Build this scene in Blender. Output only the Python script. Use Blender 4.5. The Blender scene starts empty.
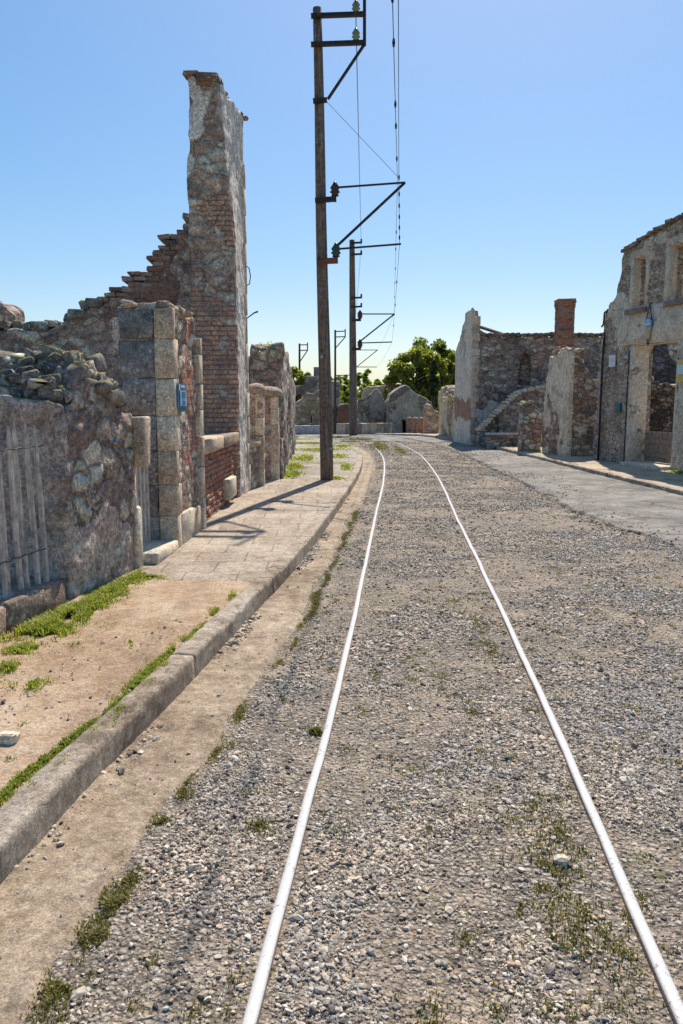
import bpy, math, random
import numpy as np
from math import radians as R
random.seed(7)
RNG = np.random.default_rng(11)
scene = bpy.context.scene
col = scene.collection

# ------------------------------------------------------------------ camera numbers (used to survey points)
FOC, EYE, PITCH = 800.0, 1.5, math.atan(112 / 800)
CP, SP = math.cos(PITCH), math.sin(PITCH)
def ray(px, py):
    u = (px - 341.5) / FOC; v = (512 - py) / FOC
    return u, CP + v * SP, -SP + v * CP
def g(px, py, z=0.0):                 # survey: the point of a level z seen at a pixel
    r = ray(px, py); t = (z - EYE) / r[2]
    return r[0] * t, r[1] * t
def at(px, py, y):                    # survey: the point at a distance y
    r = ray(px, py); t = y / r[1]
    return np.array([r[0] * t, y, EYE + r[2] * t])
def gz(x, y):                         # lie of the land: level street, then falling gently away
    y = np.asarray(y, float)
    return -0.034 * np.clip(y - 33, 0, 105)

# ------------------------------------------------------------------ noise
def _h(ix, iy, iz, seed):
    h = (ix.astype(np.int64) * 374761393 + iy.astype(np.int64) * 668265263 + iz.astype(np.int64) * 2147483647 + seed * 1274126177) & 0xFFFFFFFF
    h = ((h ^ (h >> 13)) * 1274126177) & 0xFFFFFFFF
    h = ((h ^ (h >> 15)) * 2246822519) & 0xFFFFFFFF
    return ((h ^ (h >> 16)) & 0xFFFFFF) / float(0xFFFFFF)
def vnoise(x, y, z, seed=0):
    x, y, z = np.broadcast_arrays(np.asarray(x, float), np.asarray(y, float), np.asarray(z, float))
    ix, iy, iz = np.floor(x), np.floor(y), np.floor(z)
    fx, fy, fz = x - ix, y - iy, z - iz
    fx, fy, fz = [f * f * (3 - 2 * f) for f in (fx, fy, fz)]
    r = 0
    for a in (0, 1):
        for b in (0, 1):
            for c in (0, 1):
                w = (fx if a else 1 - fx) * (fy if b else 1 - fy) * (fz if c else 1 - fz)
                r = r + w * _h(ix + a, iy + b, iz + c, seed)
    return r * 2 - 1
def fbm(x, y, z=0.0, sc=1.0, oct=4, seed=0, gain=.5):
    r = 0; a = 1; tot = 0
    for o in range(oct):
        k = sc * 2.03 ** o
        r = r + a * vnoise(np.asarray(x) * k + 17.3 * o, np.asarray(y) * k, np.asarray(z) * k, seed + o); tot += a; a *= gain
    return r / tot * 1.5
def worley(P, seed=0):
    I = np.floor(P); f1 = np.full(len(P), 9.); f2 = np.full(len(P), 9.); idr = np.zeros(len(P))
    for a in (-1, 0, 1):
        for b in (-1, 0, 1):
            for c in (-1, 0, 1):
                C = I + (a, b, c)
                J = np.stack([_h(C[:, 0], C[:, 1], C[:, 2], seed + k) for k in (1, 2, 3)], 1) * .8 + .1
                d = np.sqrt(((C + J - P) ** 2).sum(1))
                new = d < f1
                f2 = np.where(new, f1, np.minimum(f2, d))
                idr = np.where(new, _h(C[:, 0], C[:, 1], C[:, 2], seed + 9), idr)
                f1 = np.where(new, d, f1)
    return f1, f2, idr
def sstep(a, b, x):
    t = np.clip((np.asarray(x) - a) / (b - a), 0, 1)
    return t * t * (3 - 2 * t)

# ------------------------------------------------------------------ scene objects
LOC = {}
def tagit(o, label=None, cat=None, group=None, kind=None):
    if label: o['label'] = label
    if cat: o['category'] = cat
    if group: o['group'] = group
    if kind: o['kind'] = kind
def thing(name, label, cat, loc, group=None):
    o = bpy.data.objects.new(name, None); col.objects.link(o)
    o.empty_display_size = .2
    o.location = [float(c) for c in loc]; LOC[o] = np.array(loc, float)
    tagit(o, label, cat, group)
    return o
def raw_mesh(name, V, Fs, mat, loc, smooth=False, attrs=None):
    V = np.asarray(V, np.float32) - np.asarray(loc, np.float32)
    me = bpy.data.meshes.new(name)
    me.vertices.add(len(V)); me.vertices.foreach_set('co', V.ravel())
    loops = np.concatenate([f.ravel() for f in Fs]).astype(np.int32)
    tot = np.concatenate([np.full(len(f), f.shape[1], np.int32) for f in Fs])
    st = np.concatenate([[0], np.cumsum(tot)[:-1]]).astype(np.int32)
    me.loops.add(len(loops)); me.loops.foreach_set('vertex_index', loops)
    me.polygons.add(len(tot)); me.polygons.foreach_set('loop_start', st); me.polygons.foreach_set('loop_total', tot)
    me.polygons.foreach_set('use_smooth', np.full(len(tot), bool(smooth)))
    if attrs:
        for k, (ty, arr) in attrs.items():
            a = me.attributes.new(k, ty, 'POINT')
            a.data.foreach_set('color' if ty == 'FLOAT_COLOR' else 'vector', np.asarray(arr, np.float32).ravel())
    me.update(calc_edges=True); me.validate()
    if mat: me.materials.append(mat)
    return me
def link(name, me, parent=None, loc=(0, 0, 0)):
    o = bpy.data.objects.new(name, me); col.objects.link(o)
    LOC[o] = np.array(loc, float)
    if parent is not None:
        o.parent = parent; o.location = [float(c) for c in (LOC[o] - LOC[parent])]
    else:
        o.location = [float(c) for c in loc]
    return o
class MB:
    def __init__(s): s.V = []; s.F = []; s.n = 0
    def add(s, V, *Fs):
        V = np.asarray(V, float)
        for F in Fs:
            F = np.asarray(F, int)
            if len(F): s.F.append(F + s.n)
        s.V.append(V); s.n += len(V)
        return s
    def box(s, c, half, ax=None, taper=1.0):
        ax = np.eye(3) if ax is None else np.asarray(ax, float)
        S = np.array([[-1,-1,-1],[1,-1,-1],[1,1,-1],[-1,1,-1],[-1,-1,1],[1,-1,1],[1,1,1],[-1,1,1]], float) * np.asarray(half, float)
        S[4:, :2] *= taper
        return s.add(np.asarray(c, float) + S @ ax, [[0,3,2,1],[4,5,6,7],[0,1,5,4],[1,2,6,5],[2,3,7,6],[3,0,4,7]])
    def tube(s, pts, rad, n=8, cap=True):
        pts = np.asarray(pts, float); m = len(pts); rad = np.broadcast_to(rad, (m,))
        T = np.gradient(pts, axis=0); T /= np.linalg.norm(T, axis=1)[:, None]
        up = np.array([0, 0, 1.]) if abs(T[0, 2]) < .9 else np.array([0, 1., 0])
        V = []
        for i in range(m):
            a = np.cross(up, T[i]); a /= np.linalg.norm(a); b = np.cross(T[i], a); up = b
            th = np.arange(n) * 2 * math.pi / n
            V.append(pts[i] + rad[i] * (np.cos(th)[:, None] * a + np.sin(th)[:, None] * b))
        Q = [[i*n+j, i*n+(j+1)%n, (i+1)*n+(j+1)%n, (i+1)*n+j] for i in range(m-1) for j in range(n)]
        V = np.concatenate(V); fs = [Q]
        if cap: fs += [[list(range(n))[::-1]], [[(m-1)*n+j for j in range(n)]]]
        return s.add(V, *fs)
    def lathe(s, base, prof, n=12, ax=(0, 0, 1)):
        b = np.asarray(base, float); th = np.arange(n) * 2 * math.pi / n; V = []
        for r, z in prof: V.append(np.stack([r*np.cos(th), r*np.sin(th), np.full(n, z)], 1) + b)
        m = len(prof)
        Q = [[i*n+j, i*n+(j+1)%n, (i+1)*n+(j+1)%n, (i+1)*n+j] for i in range(m-1) for j in range(n)]
        return s.add(np.concatenate(V), Q, [list(range(n))[::-1]], [[(m-1)*n+j for j in range(n)]])
    def build(s, name, mat, parent=None, loc=None, smooth=False):
        V = np.concatenate(s.V)
        if loc is None: loc = LOC[parent] if parent is not None else (V[:, 0].mean(), V[:, 1].mean(), V[:, 2].min())
        by = {}
        for F in s.F: by.setdefault(F.shape[1], []).append(F)
        return link(name, raw_mesh(name, V, [np.concatenate(f) for f in by.values()], mat, loc, smooth), parent, loc)
def top(o, label, cat, group=None): tagit(o, label, cat, group); return o
def struct(o, kind='structure'): o['kind'] = kind; return o

# rounded irregular block template (26 points, 24 quads)
def _tmpl():
    pts = {}; V = []; F = []
    def vid(p):
        if p not in pts: pts[p] = len(V); V.append(p)
        return pts[p]
    for a in range(3):
        for sg in (-2, 2):
            b, c = (a + 1) % 3, (a + 2) % 3; L = (-2, -1, 1, 2)
            for i in range(3):
                for j in range(3):
                    q = []
                    for di, dj in ((0,0),(1,0),(1,1),(0,1)):
                        p = [0, 0, 0]; p[a] = sg; p[b] = L[i + di]; p[c] = L[j + dj]; q.append(vid(tuple(p)))
                    F.append(q if sg > 0 else q[::-1])
    return np.array(V, float), np.array(F)
TV, TF = _tmpl()
TN = len(TV); TK = (np.abs(TV) == 2).sum(1)
def blocks(mb, C, Hf, fr=None, rnd=.012, jit=.004, seed=0):
    """irregular blocks with worn arrises; C, Hf in frame coordinates (s,t,z)"""
    rng = np.random.default_rng(seed)
    C = np.asarray(C, float).reshape(-1, 3); Hf = np.asarray(Hf, float).reshape(-1, 3); n = len(C)
    sg = np.sign(TV)[None]; outer = (np.abs(TV) == 2)[None]
    w = np.array([0, 0, .38, .6])[TK][None, :, None]
    r = np.minimum(rnd, Hf.min(1) * .5)[:, None, None]
    V = np.where(outer, sg * (Hf[:, None] - r * w), sg * (Hf[:, None] - r))
    corner = (np.sign(TV)[:, 0] > 0) * 4 + (np.sign(TV)[:, 1] > 0) * 2 + (np.sign(TV)[:, 2] > 0)
    V = V + rng.normal(0, 1, (n, 8, 3))[:, corner] * jit + rng.normal(0, 1, V.shape) * jit * .35
    V = (V + C[:, None]).reshape(-1, 3)
    if fr is not None: V = fr.P(V[:, 0], V[:, 1], V[:, 2])
    mb.add(V, (TF[None] + (np.arange(n) * TN)[:, None, None]).reshape(-1, 4))
class Frame:                                # s along the wall face, t into its thickness, z up
    def __init__(f, p0, p1, into):
        f.o = np.array(p0[:2], float); d = np.array(p1[:2], float) - f.o; f.L = np.linalg.norm(d); f.d = d / f.L
        n = np.array([-f.d[1], f.d[0]]); into = np.array(into, float)
        f.n = n if n @ into > 0 else -n
    def P(f, s, t, z):
        s, t, z = np.broadcast_arrays(np.asarray(s, float), np.asarray(t, float), np.asarray(z, float))
        return np.stack([f.o[0] + f.d[0]*s + f.n[0]*t, f.o[1] + f.d[1]*s + f.n[1]*t, z], -1)
    def hit(f, px, py, t=0.0):              # survey a pixel onto the wall face
        r = ray(px, py); o = f.o + f.n * t
        k = (o @ f.n) / (r[0]*f.n[0] + r[1]*f.n[1])
        p = np.array([r[0]*k, r[1]*k])
        return float((p - o) @ f.d), EYE + r[2]*k
    def ax(f): return np.array([[f.d[0], f.d[1], 0], [f.n[0], f.n[1], 0], [0, 0, 1]])

# ------------------------------------------------------------------ surface nets for eroded walls
CO = np.array([[i, j, k] for i in (0, 1) for j in (0, 1) for k in (0, 1)])
def surfnet(F):
    ins = F > 0; n = np.array(F.shape)
    cnt = sum(ins[i:n[0]-1+i, j:n[1]-1+j, k:n[2]-1+k].astype(np.int8) for i, j, k in CO)
    act = (cnt > 0) & (cnt < 8); ci = np.argwhere(act)
    idx = np.full(act.shape, -1, np.int64); idx[act] = np.arange(len(ci))
    P = np.zeros((len(ci), 3)); c = np.zeros(len(ci))
    for a in CO:
        for ax in range(3):
            if a[ax]: continue
            b = a.copy(); b[ax] = 1
            A = ci + a; B = ci + b
            fa = F[A[:, 0], A[:, 1], A[:, 2]]; fb = F[B[:, 0], B[:, 1], B[:, 2]]
            m = (fa > 0) != (fb > 0)
            t = np.where(m, fa / np.where(m, fa - fb, 1), 0)
            P += np.where(m[:, None], a + t[:, None] * (b - a), 0); c += m
    P = ci + P / c[:, None]
    Q = []
    for ax in range(3):
        u, v = (ax + 1) % 3, (ax + 2) % 3
        sl0 = [slice(1, n[k]-1) for k in range(3)]; sl1 = list(sl0)
        sl0[ax] = slice(0, n[ax]-1); sl1[ax] = slice(1, n[ax])
        a = ins[tuple(sl0)]; b = ins[tuple(sl1)]
        E = np.argwhere(a != b)
        if not len(E): continue
        s = a[E[:, 0], E[:, 1], E[:, 2]]
        off = np.array([1, 1, 1]); off[ax] = 0
        E = E + off
        du = np.zeros(3, int); du[u] = 1; dv = np.zeros(3, int); dv[v] = 1
        q = np.stack([idx[tuple((E - du - dv).T)], idx[tuple((E - dv).T)], idx[tuple(E.T)], idx[tuple((E - du).T)]], 1)
        q[~s] = q[~s][:, ::-1]
        Q.append(q)
    return P, np.concatenate(Q)
def vnormals(P, Q):
    nn = np.cross(P[Q[:, 2]] - P[Q[:, 0]], P[Q[:, 3]] - P[Q[:, 1]])
    N = np.zeros_like(P)
    for k in range(4):
        for a in range(3): N[:, a] += np.bincount(Q[:, k], nn[:, a], len(P))
    return N / np.maximum(np.linalg.norm(N, axis=1), 1e-9)[:, None]
def ruin(parent, name, fr, s, t, z, mat, prof=None, openings=(), res=.03, rough=(.015, 3.0), rub=(.24, .13, .022),
         coat=None, brick=None, extra=None, seed=0):
    """one eroded masonry body: field -> surface -> stone relief. Attributes: stone shade, joint, render coat, brick."""
    s0, s1 = s; t0, t1 = t; z0, z1 = z; pad = 2.2 * res
    ax = [np.arange(a - pad, b + pad + res, res) for a, b in ((s0, s1), (t0, t1), (z0, z1))]
    S, T, Z = np.meshgrid(*ax, indexing='ij')
    f = np.minimum.reduce([S - s0, s1 - S, T - t0, t1 - T, Z - z0, z1 - Z])
    if prof is not None: f = np.minimum(f, (prof(S[:, :, 0], T[:, :, 0])[:, :, None] - Z) * .85)
    for o in openings:
        d = np.maximum.reduce([o[0] - S, S - o[1], o[2] - Z, Z - o[3]])
        if len(o) > 4: d = np.maximum.reduce([d, o[4] - T, T - o[5]])
        f = np.minimum(f, d)
    if extra is not None: f = extra(S, T, Z, f)
    if rough[0]:
        near = np.abs(f) < 4 * res + rough[0] * 2
        f[near] += rough[0] * fbm(S[near], T[near], Z[near], rough[1], 3, seed)
    f[[0, -1]] = -1; f[:, [0, -1]] = -1; f[:, :, [0, -1]] = -1
    P, Q = surfnet(f)
    P = P * res + np.array([a[0] for a in ax])
    N = vnormals(P, Q)
    sx, tx, zx = P.T
    W = np.stack([sx / rub[0], tx / rub[0], zx / rub[1]], 1)
    W += .22 * np.stack([vnoise(sx*3, tx*3, zx*3, seed+31), vnoise(sx*3, tx*3, zx*3, seed+32), vnoise(sx*3, tx*3, zx*3, seed+33)], 1)
    ct = np.clip(coat(sx, tx, zx), 0, 1) if coat is not None else np.zeros(len(P))
    br = np.clip(brick(sx, tx, zx), 0, 1) if brick is not None else np.zeros(len(P))
    bare = (1 - ct) * (1 - br)
    P = P + N * ((rub[2] * .55 * fbm(sx, tx, zx, .6 / rub[1], 2, seed + 6) * bare + min(res * .2, .007) * fbm(sx, tx, zx, .3 / res, 2, seed + 8) + .007 * ct)[:, None])
    A = np.stack([np.full(len(P), (seed * .137) % 1), ct * 0, ct, br], 1)
    Wd = fr.P(P[:, 0], P[:, 1], P[:, 2])
    uv = np.stack([sx + tx, zx, np.zeros(len(P))], 1)
    if fr.d[0]*fr.n[1] - fr.d[1]*fr.n[0] < 0: Q = Q[:, ::-1]
    me = raw_mesh(name, Wd, [Q], mat, LOC[parent], True, {'wall': ('FLOAT_COLOR', A), 'wuv': ('FLOAT_VECTOR', uv), 'wst': ('FLOAT_VECTOR', W)})
    return link(name, me, parent, LOC[parent])
def poly(pts):                               # piecewise-linear outline s -> z
    xs = np.array([p[0] for p in pts], float); zs = np.array([p[1] for p in pts], float); o = np.argsort(xs, kind='stable')
    return lambda s: np.interp(s, xs[o], zs[o])
def ragged(pts, amp=.05, sc=4, step=0, seed=0):
    p = poly(pts)
    def f(s, t):
        q = s
        if step: q = np.floor(s / step + .5) * step
        return p(q) + amp * fbm(s, t, 0, sc, 3, seed) + amp * .8 * (_h(np.floor(s/.17), np.floor(t/.3), np.zeros_like(s), seed) - .5)
    return f

# ------------------------------------------------------------------ materials
class N:
    def __init__(s, name, rough=.9):
        s.m = bpy.data.materials.new(name); s.m.use_nodes = True; s.t = s.m.node_tree
        s.b = s.t.nodes['Principled BSDF']; s.b.inputs['Roughness'].default_value = rough
        s.b.inputs['Specular IOR Level'].default_value = .25
        s.co = s.new('ShaderNodeTexCoord').outputs['Object']
    def new(s, ty, **k):
        n = s.t.nodes.new(ty)
        for a, v in k.items(): setattr(n, a, v)
        return n
    def put(s, sock, v):
        if hasattr(v, 'is_output') or isinstance(v, bpy.types.NodeSocket): s.t.links.new(v, sock)
        else:
            if isinstance(v, (tuple, list)) and len(v) == 3 and sock.type == 'RGBA': v = (*v, 1)
            sock.default_value = v
    def noise(s, sc, det=6, rough=.6, vec=None, dist=0):
        n = s.new('ShaderNodeTexNoise'); s.put(n.inputs['Vector'], vec or s.co)
        n.inputs['Scale'].default_value = sc; n.inputs['Detail'].default_value = det; n.inputs['Roughness'].default_value = rough
        n.inputs['Distortion'].default_value = dist
        return n.outputs['Fac']
    def vor(s, sc, feat='F1', out='Distance', vec=None, rnd=1):
        n = s.new('ShaderNodeTexVoronoi', feature=feat); s.put(n.inputs['Vector'], vec or s.co)
        n.inputs['Scale'].default_value = sc; n.inputs['Randomness'].default_value = rnd
        return n.outputs[out]
    def ramp(s, f, stops):
        n = s.new('ShaderNodeValToRGB'); s.put(n.inputs['Fac'], f); e = n.color_ramp.elements
        while len(e) < len(stops): e.new(.5)
        for k, (p, c) in enumerate(stops):
            e[k].position = p
            if not isinstance(c, (tuple, list)): c = (c, c, c)
            e[k].color = (*c, 1)
        return n.outputs['Color']
    def mix(s, f, a, b, mode='MIX'):
        n = s.new('ShaderNodeMix', data_type='RGBA', blend_type=mode)
        s.put(n.inputs[0], f); s.put(n.inputs[6], a); s.put(n.inputs[7], b)
        return n.outputs[2]
    def math(s, op, a, b=0.0, clamp=False):
        n = s.new('ShaderNodeMath', operation=op, use_clamp=clamp); s.put(n.inputs[0], a); s.put(n.inputs[1], b)
        return n.outputs[0]
    def bump(s, h, strength=.5, dist=.02):
        n = s.new('ShaderNodeBump'); n.inputs['Strength'].default_value = strength; n.inputs['Distance'].default_value = dist
        s.put(n.inputs['Height'], h); s.t.links.new(n.outputs[0], s.b.inputs['Normal'])
    def island(s): return s.new('ShaderNodeNewGeometry').outputs['Random Per Island']
    def up(s):
        n = s.new('ShaderNodeSeparateXYZ'); s.t.links.new(s.new('ShaderNodeNewGeometry').outputs['Normal'], n.inputs[0]); return n.outputs['Z']
    def out(s, c):
        s.put(s.b.inputs['Base Color'], c); return s.m
def lichen(m, c, amount=.5, white=(.52, .52, .47), sc=11):
    """pale crusts: round spots of several sizes gathered in colonies"""
    field = m.noise(2.3, 4, .6)
    for k, (q, thr) in enumerate(((sc, .32), (sc * 2.7, .36))):
        warp = m.noise(sc * 2.2, 4, .7)
        d = m.math('ADD', m.vor(q), m.math('MULTIPLY', m.math('SUBTRACT', warp, .5), .55))
        lim = m.math('MULTIPLY', m.math('SUBTRACT', field, .62 - .22 * amount), 2.4)
        spot = m.math('MULTIPLY', m.math('SUBTRACT', lim, m.math('SUBTRACT', d, thr * .55)), 9, True)
        spot = m.math('MULTIPLY', spot, .85)
        c = m.mix(spot, c, white if k == 0 else tuple(v * .85 for v in white))
    return c
def ruin_mat(name, stones, mortar, plaster, lich=.5, moss=.0, dark=.5, bumpd=.02, tint=(.2,.12,.09), brick=((.30,.13,.08), (.22,.11,.08))):
    m = N(name, .93)
    a = m.new('ShaderNodeAttribute', attribute_name='wall')
    sp = m.new('ShaderNodeSeparateColor'); m.t.links.new(a.outputs['Color'], sp.inputs[0])
    coat, br = sp.outputs[2], a.outputs['Alpha']
    ws = m.new('ShaderNodeAttribute', attribute_name='wst').outputs['Vector']
    nz = m.new('ShaderNodeTexNoise'); m.put(nz.inputs['Vector'], ws); nz.inputs['Scale'].default_value = 3.2; nz.inputs['Detail'].default_value = 4
    vs = m.new('ShaderNodeVectorMath', operation='MULTIPLY_ADD'); m.put(vs.inputs[0], nz.outputs['Color']); vs.inputs[1].default_value = (.32, .32, .32); m.put(vs.inputs[2], ws)
    vq = vs.outputs[0]
    edge = m.vor(1, 'DISTANCE_TO_EDGE', vec=vq); vc = m.new('ShaderNodeSeparateColor'); m.t.links.new(m.vor(1, 'F1', 'Color', vec=vq), vc.inputs[0])
    rid = vc.outputs[0]; tone = vc.outputs[1]
    big, mid, fine, grit = m.noise(1.1, 5, .6), m.noise(6, 8, .68), m.noise(38, 6, .7), m.noise(140, 3, .6)
    joint = m.math('SUBTRACT', 1.0, m.math('MULTIPLY', m.math('SUBTRACT', m.math('ADD', edge, m.math('MULTIPLY', m.math('SUBTRACT', mid, .5), .16)), .03), 10, True), True)
    dome = m.math('MULTIPLY', edge, 4.5, True)
    k = len(stones)
    f = m.math('ADD', m.math('MULTIPLY', rid, .95), m.math('MULTIPLY', m.math('SUBTRACT', mid, .47), .6))
    st = m.ramp(f, [(.05 + .9 * i / (k - 1), c) for i, c in enumerate(stones)])
    st = m.mix(m.math('MULTIPLY', tone, .35), st, tint)
    st = m.mix(m.math('MULTIPLY', joint, .9), st, m.mix(m.ramp(mid, [(.4, 0), (.6, .75)]), mortar, tuple(v * .38 for v in mortar)))
    k = len(plaster)
    pf = m.math('ADD', m.math('MULTIPLY', big, .55), m.math('MULTIPLY', mid, .55))
    pl = m.ramp(pf, [(.32 + .45 * i / (k - 1), c) for i, c in enumerate(plaster)])
    bt = m.new('ShaderNodeTexBrick'); uv = m.new('ShaderNodeAttribute', attribute_name='wuv').outputs['Vector']
    m.put(bt.inputs['Vector'], uv); bt.inputs['Scale'].default_value = 1; bt.inputs['Brick Width'].default_value = .22
    bt.inputs['Row Height'].default_value = .066; bt.inputs['Mortar Size'].default_value = .009; bt.inputs['Mortar Smooth'].default_value = .4
    m.put(bt.inputs['Color1'], brick[0]); m.put(bt.inputs['Color2'], brick[1]); m.put(bt.inputs['Mortar'], (.24, .2, .17))
    bc = m.mix(m.ramp(mid, [(.42, 0), (.62, .75)]), bt.outputs['Color'], (.2, .165, .145))
    # crisp break-up of the coat and brick edges
    def crisp(v): return m.math('MULTIPLY', m.math('SUBTRACT', m.math('ADD', v, m.math('MULTIPLY', m.math('SUBTRACT', fine, .5), .9)), .42), 6, True)
    cc, cb = crisp(coat), crisp(br)
    c = m.mix(cc, st, pl); c = m.mix(cb, c, bc)
    c = m.mix(1, c, m.ramp(fine, [(.3, .4), (.48, .95), (.68, 1.6)]), 'MULTIPLY')
    c = m.mix(m.math('SUBTRACT', .6, m.math('MULTIPLY', cb, .3)), c, m.ramp(m.noise(17, 7, .75), [(.36, .42), (.5, 1), (.63, 1.65)]), 'MULTIPLY')
    c = m.mix(.75, c, m.ramp(grit, [(.34, .55), (.5, 1), (.66, 1.5)]), 'MULTIPLY')
    stain = m.ramp(m.noise(2.6, 7, .72, dist=.6), [(.50, 0), (.64, dark)])
    c = m.mix(stain, c, (.045, .04, .04))
    c = lichen(m, c, lich)
    if moss:
        mk = m.math('MULTIPLY', m.math('SUBTRACT', m.up(), .45), 3, True)
        mk = m.math('MULTIPLY', mk, m.ramp(m.noise(5, 5, .7), [(.56 - .2 * moss, 0), (.68 - .2 * moss, 1)]))
        c = m.mix(mk, c, m.ramp(mid, [(.4, (.05, .07, .02)), (.55, (.2, .19, .05)), (.66, (.36, .27, .06))]))
    h = m.math('ADD', m.math('MULTIPLY', mid, .7), m.math('ADD', m.math('MULTIPLY', fine, .8), m.math('MULTIPLY', grit, .25)))
    h = m.math('SUBTRACT', h, m.math('MULTIPLY', m.math('MULTIPLY', bt.outputs['Fac'], cb), .9))
    bare = m.math('MULTIPLY', m.math('SUBTRACT', 1.0, cc), m.math('SUBTRACT', 1.0, cb))
    h = m.math('ADD', h, m.math('MULTIPLY', bare, m.math('MULTIPLY', dome, m.math('ADD', m.math('MULTIPLY', tone, 1.2), 1.3))))
    h = m.math('ADD', h, m.math('MULTIPLY', cc, 1.4))
    m.bump(h, 1, bumpd)
    return m.out(c)
def block_mat(name, cols, lich=.4, var=.35, dark=.4, bumpd=.012, rough=.92, moss=0):
    """dressed stones or bricks: each block its own shade"""
    m = N(name, rough)
    isl = m.island(); mid, fine = m.noise(6, 9, .72), m.noise(60, 5, .7)
    f = m.math('ADD', m.math('MULTIPLY', isl, var * 1.6), m.math('ADD', .45 - var * .8, m.math('MULTIPLY', m.math('SUBTRACT', mid, .47), 1.9)))
    k = len(cols); c = m.ramp(f, [(.05 + .85 * i / (k - 1), x) for i, x in enumerate(cols)])
    c = m.mix(1, c, m.ramp(fine, [(.32, .45), (.5, 1), (.66, 1.5)]), 'MULTIPLY')
    c = m.mix(.5, c, m.ramp(m.noise(19, 7, .78), [(.36, .4), (.5, 1), (.63, 1.6)]), 'MULTIPLY')
    c = m.mix(m.ramp(m.noise(3.1, 7, .7), [(.5, 0), (.66, dark)]), c, (.05, .045, .043))
    c = lichen(m, c, lich)
    if moss:
        mk = m.math('MULTIPLY', m.math('MULTIPLY', m.math('SUBTRACT', m.up(), .3), 2, True), m.ramp(m.noise(6, 5, .7), [(.4, 0), (.55, moss)]))
        c = m.mix(mk, c, m.ramp(mid, [(.4, (.05,.06,.02)), (.54, (.24,.19,.04)), (.68, (.44,.31,.05))]))
    m.bump(m.math('ADD', m.math('MULTIPLY', mid, .5), fine), .8, bumpd)
    return m.out(c)
def wood_mat(name, a, b, axis='Z'):
    m = N(name, .85); mp = m.new('ShaderNodeMapping'); m.put(mp.inputs['Vector'], m.co)
    mp.inputs['Scale'].default_value = {'Z': (30, 30, 1.6), 'X': (1.6, 30, 30), 'Y': (30, 1.6, 30)}[axis]
    n = m.noise(1.5, 8, .65, mp.outputs[0], 1.2); f = m.noise(14, 6, .7)
    c = m.ramp(n, [(.3, a), (.62, b)]); c = m.mix(.8, c, m.ramp(f, [(.35, .5), (.62, 1.3)]), 'MULTIPLY')
    c = m.mix(1, c, m.ramp(m.island(), [(0, .7), (1, 1.25)]), 'MULTIPLY')
    m.bump(m.math('ADD', n, f), .6, .006); return m.out(c)
def plain(name, c, rough=.6, metal=0, spots=None, amt=.3):
    m = N(name, rough); m.b.inputs['Metallic'].default_value = metal
    n = m.noise(22, 6, .7); o = m.mix(amt, c, m.ramp(n, [(.35, .3), (.62, 1.3)]), 'MULTIPLY')
    if spots: o = m.mix(m.ramp(m.noise(spots[1], 5, .7), [(spots[2], 0), (spots[2] + .05, 1)]), o, spots[0])
    m.bump(n, .3, .004); return m.out(o)

M_RENDER = ruin_mat('lichened_grey_render', [(0.233,0.173,0.148), (0.511,0.384,0.306), (0.660,0.660,0.520)], (0.278,0.213,0.168),
                    [(0.199,0.152,0.136), (0.421,0.323,0.272), (0.660,0.586,0.463)], lich=.42, moss=.6, dark=.6)
M_PIER = ruin_mat('pier_rubble', [(0.252,0.178,0.134), (0.523,0.389,0.283), (0.680,0.600,0.480)], (0.269,0.194,0.136), [(0.389,0.289,0.211), (0.582,0.438,0.312)], lich=.6, moss=.2, dark=.4,
                  brick=((0.609,0.216,0.103), (0.493,0.189,0.103)))
M_TOWER = ruin_mat('tower_masonry', [(0.281,0.202,0.165), (0.607,0.443,0.339), (0.660,0.660,0.560)], (0.464,0.338,0.254), [(0.475,0.377,0.325), (0.660,0.579,0.488), (0.660,0.660,0.651)], lich=.4, dark=.4,
                   brick=((0.660,0.353,0.207), (0.473,0.260,0.175)))
M_BACK = ruin_mat('purple_grey_rubble', [(0.246,0.176,0.154), (0.530,0.380,0.309), (0.660,0.654,0.500)], (0.442,0.317,0.249), [(0.380,0.280,0.242), (0.623,0.454,0.378), (0.660,0.634,0.501)], lich=.3, dark=.5)
M_TAN = ruin_mat('tan_rubble', [(0.247,0.179,0.130), (0.542,0.400,0.284), (0.542,0.516,0.491)], (0.542,0.452,0.324), [(0.383,0.293,0.225), (0.542,0.463,0.350), (0.542,0.516,0.465)], lich=.2, dark=.3)
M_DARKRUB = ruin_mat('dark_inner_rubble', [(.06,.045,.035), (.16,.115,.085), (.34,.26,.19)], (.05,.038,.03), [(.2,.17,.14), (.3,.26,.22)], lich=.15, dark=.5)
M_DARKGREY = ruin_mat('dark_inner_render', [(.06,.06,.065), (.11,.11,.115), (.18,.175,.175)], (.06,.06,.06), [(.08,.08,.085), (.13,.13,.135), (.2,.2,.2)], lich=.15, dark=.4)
M_RUBJ = ruin_mat('brown_corner_rubble', [(0.213,0.142,0.099), (0.491,0.332,0.229), (0.680,0.600,0.437)], (0.320,0.217,0.147), [(0.516,0.377,0.264), (0.680,0.545,0.384), (0.680,0.600,0.500)], lich=.25, dark=.45)
M_BARN = ruin_mat('brown_barn_rubble', [(0.163,0.125,0.105), (0.429,0.319,0.247), (0.614,0.594,0.457)], (0.366,0.278,0.216), [(0.561,0.431,0.325), (0.614,0.594,0.510)], lich=.15, dark=.45,
                  brick=((0.550,0.267,0.138), (0.471,0.228,0.138)))
M_GREYFAR = ruin_mat('blue_grey_render', [(0.166,0.144,0.122), (0.289,0.243,0.204), (0.455,0.386,0.314)], (0.220,0.182,0.150), [(0.221,0.188,0.164), (0.344,0.294,0.248), (0.476,0.417,0.345)], lich=.15, dark=.4)
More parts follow.
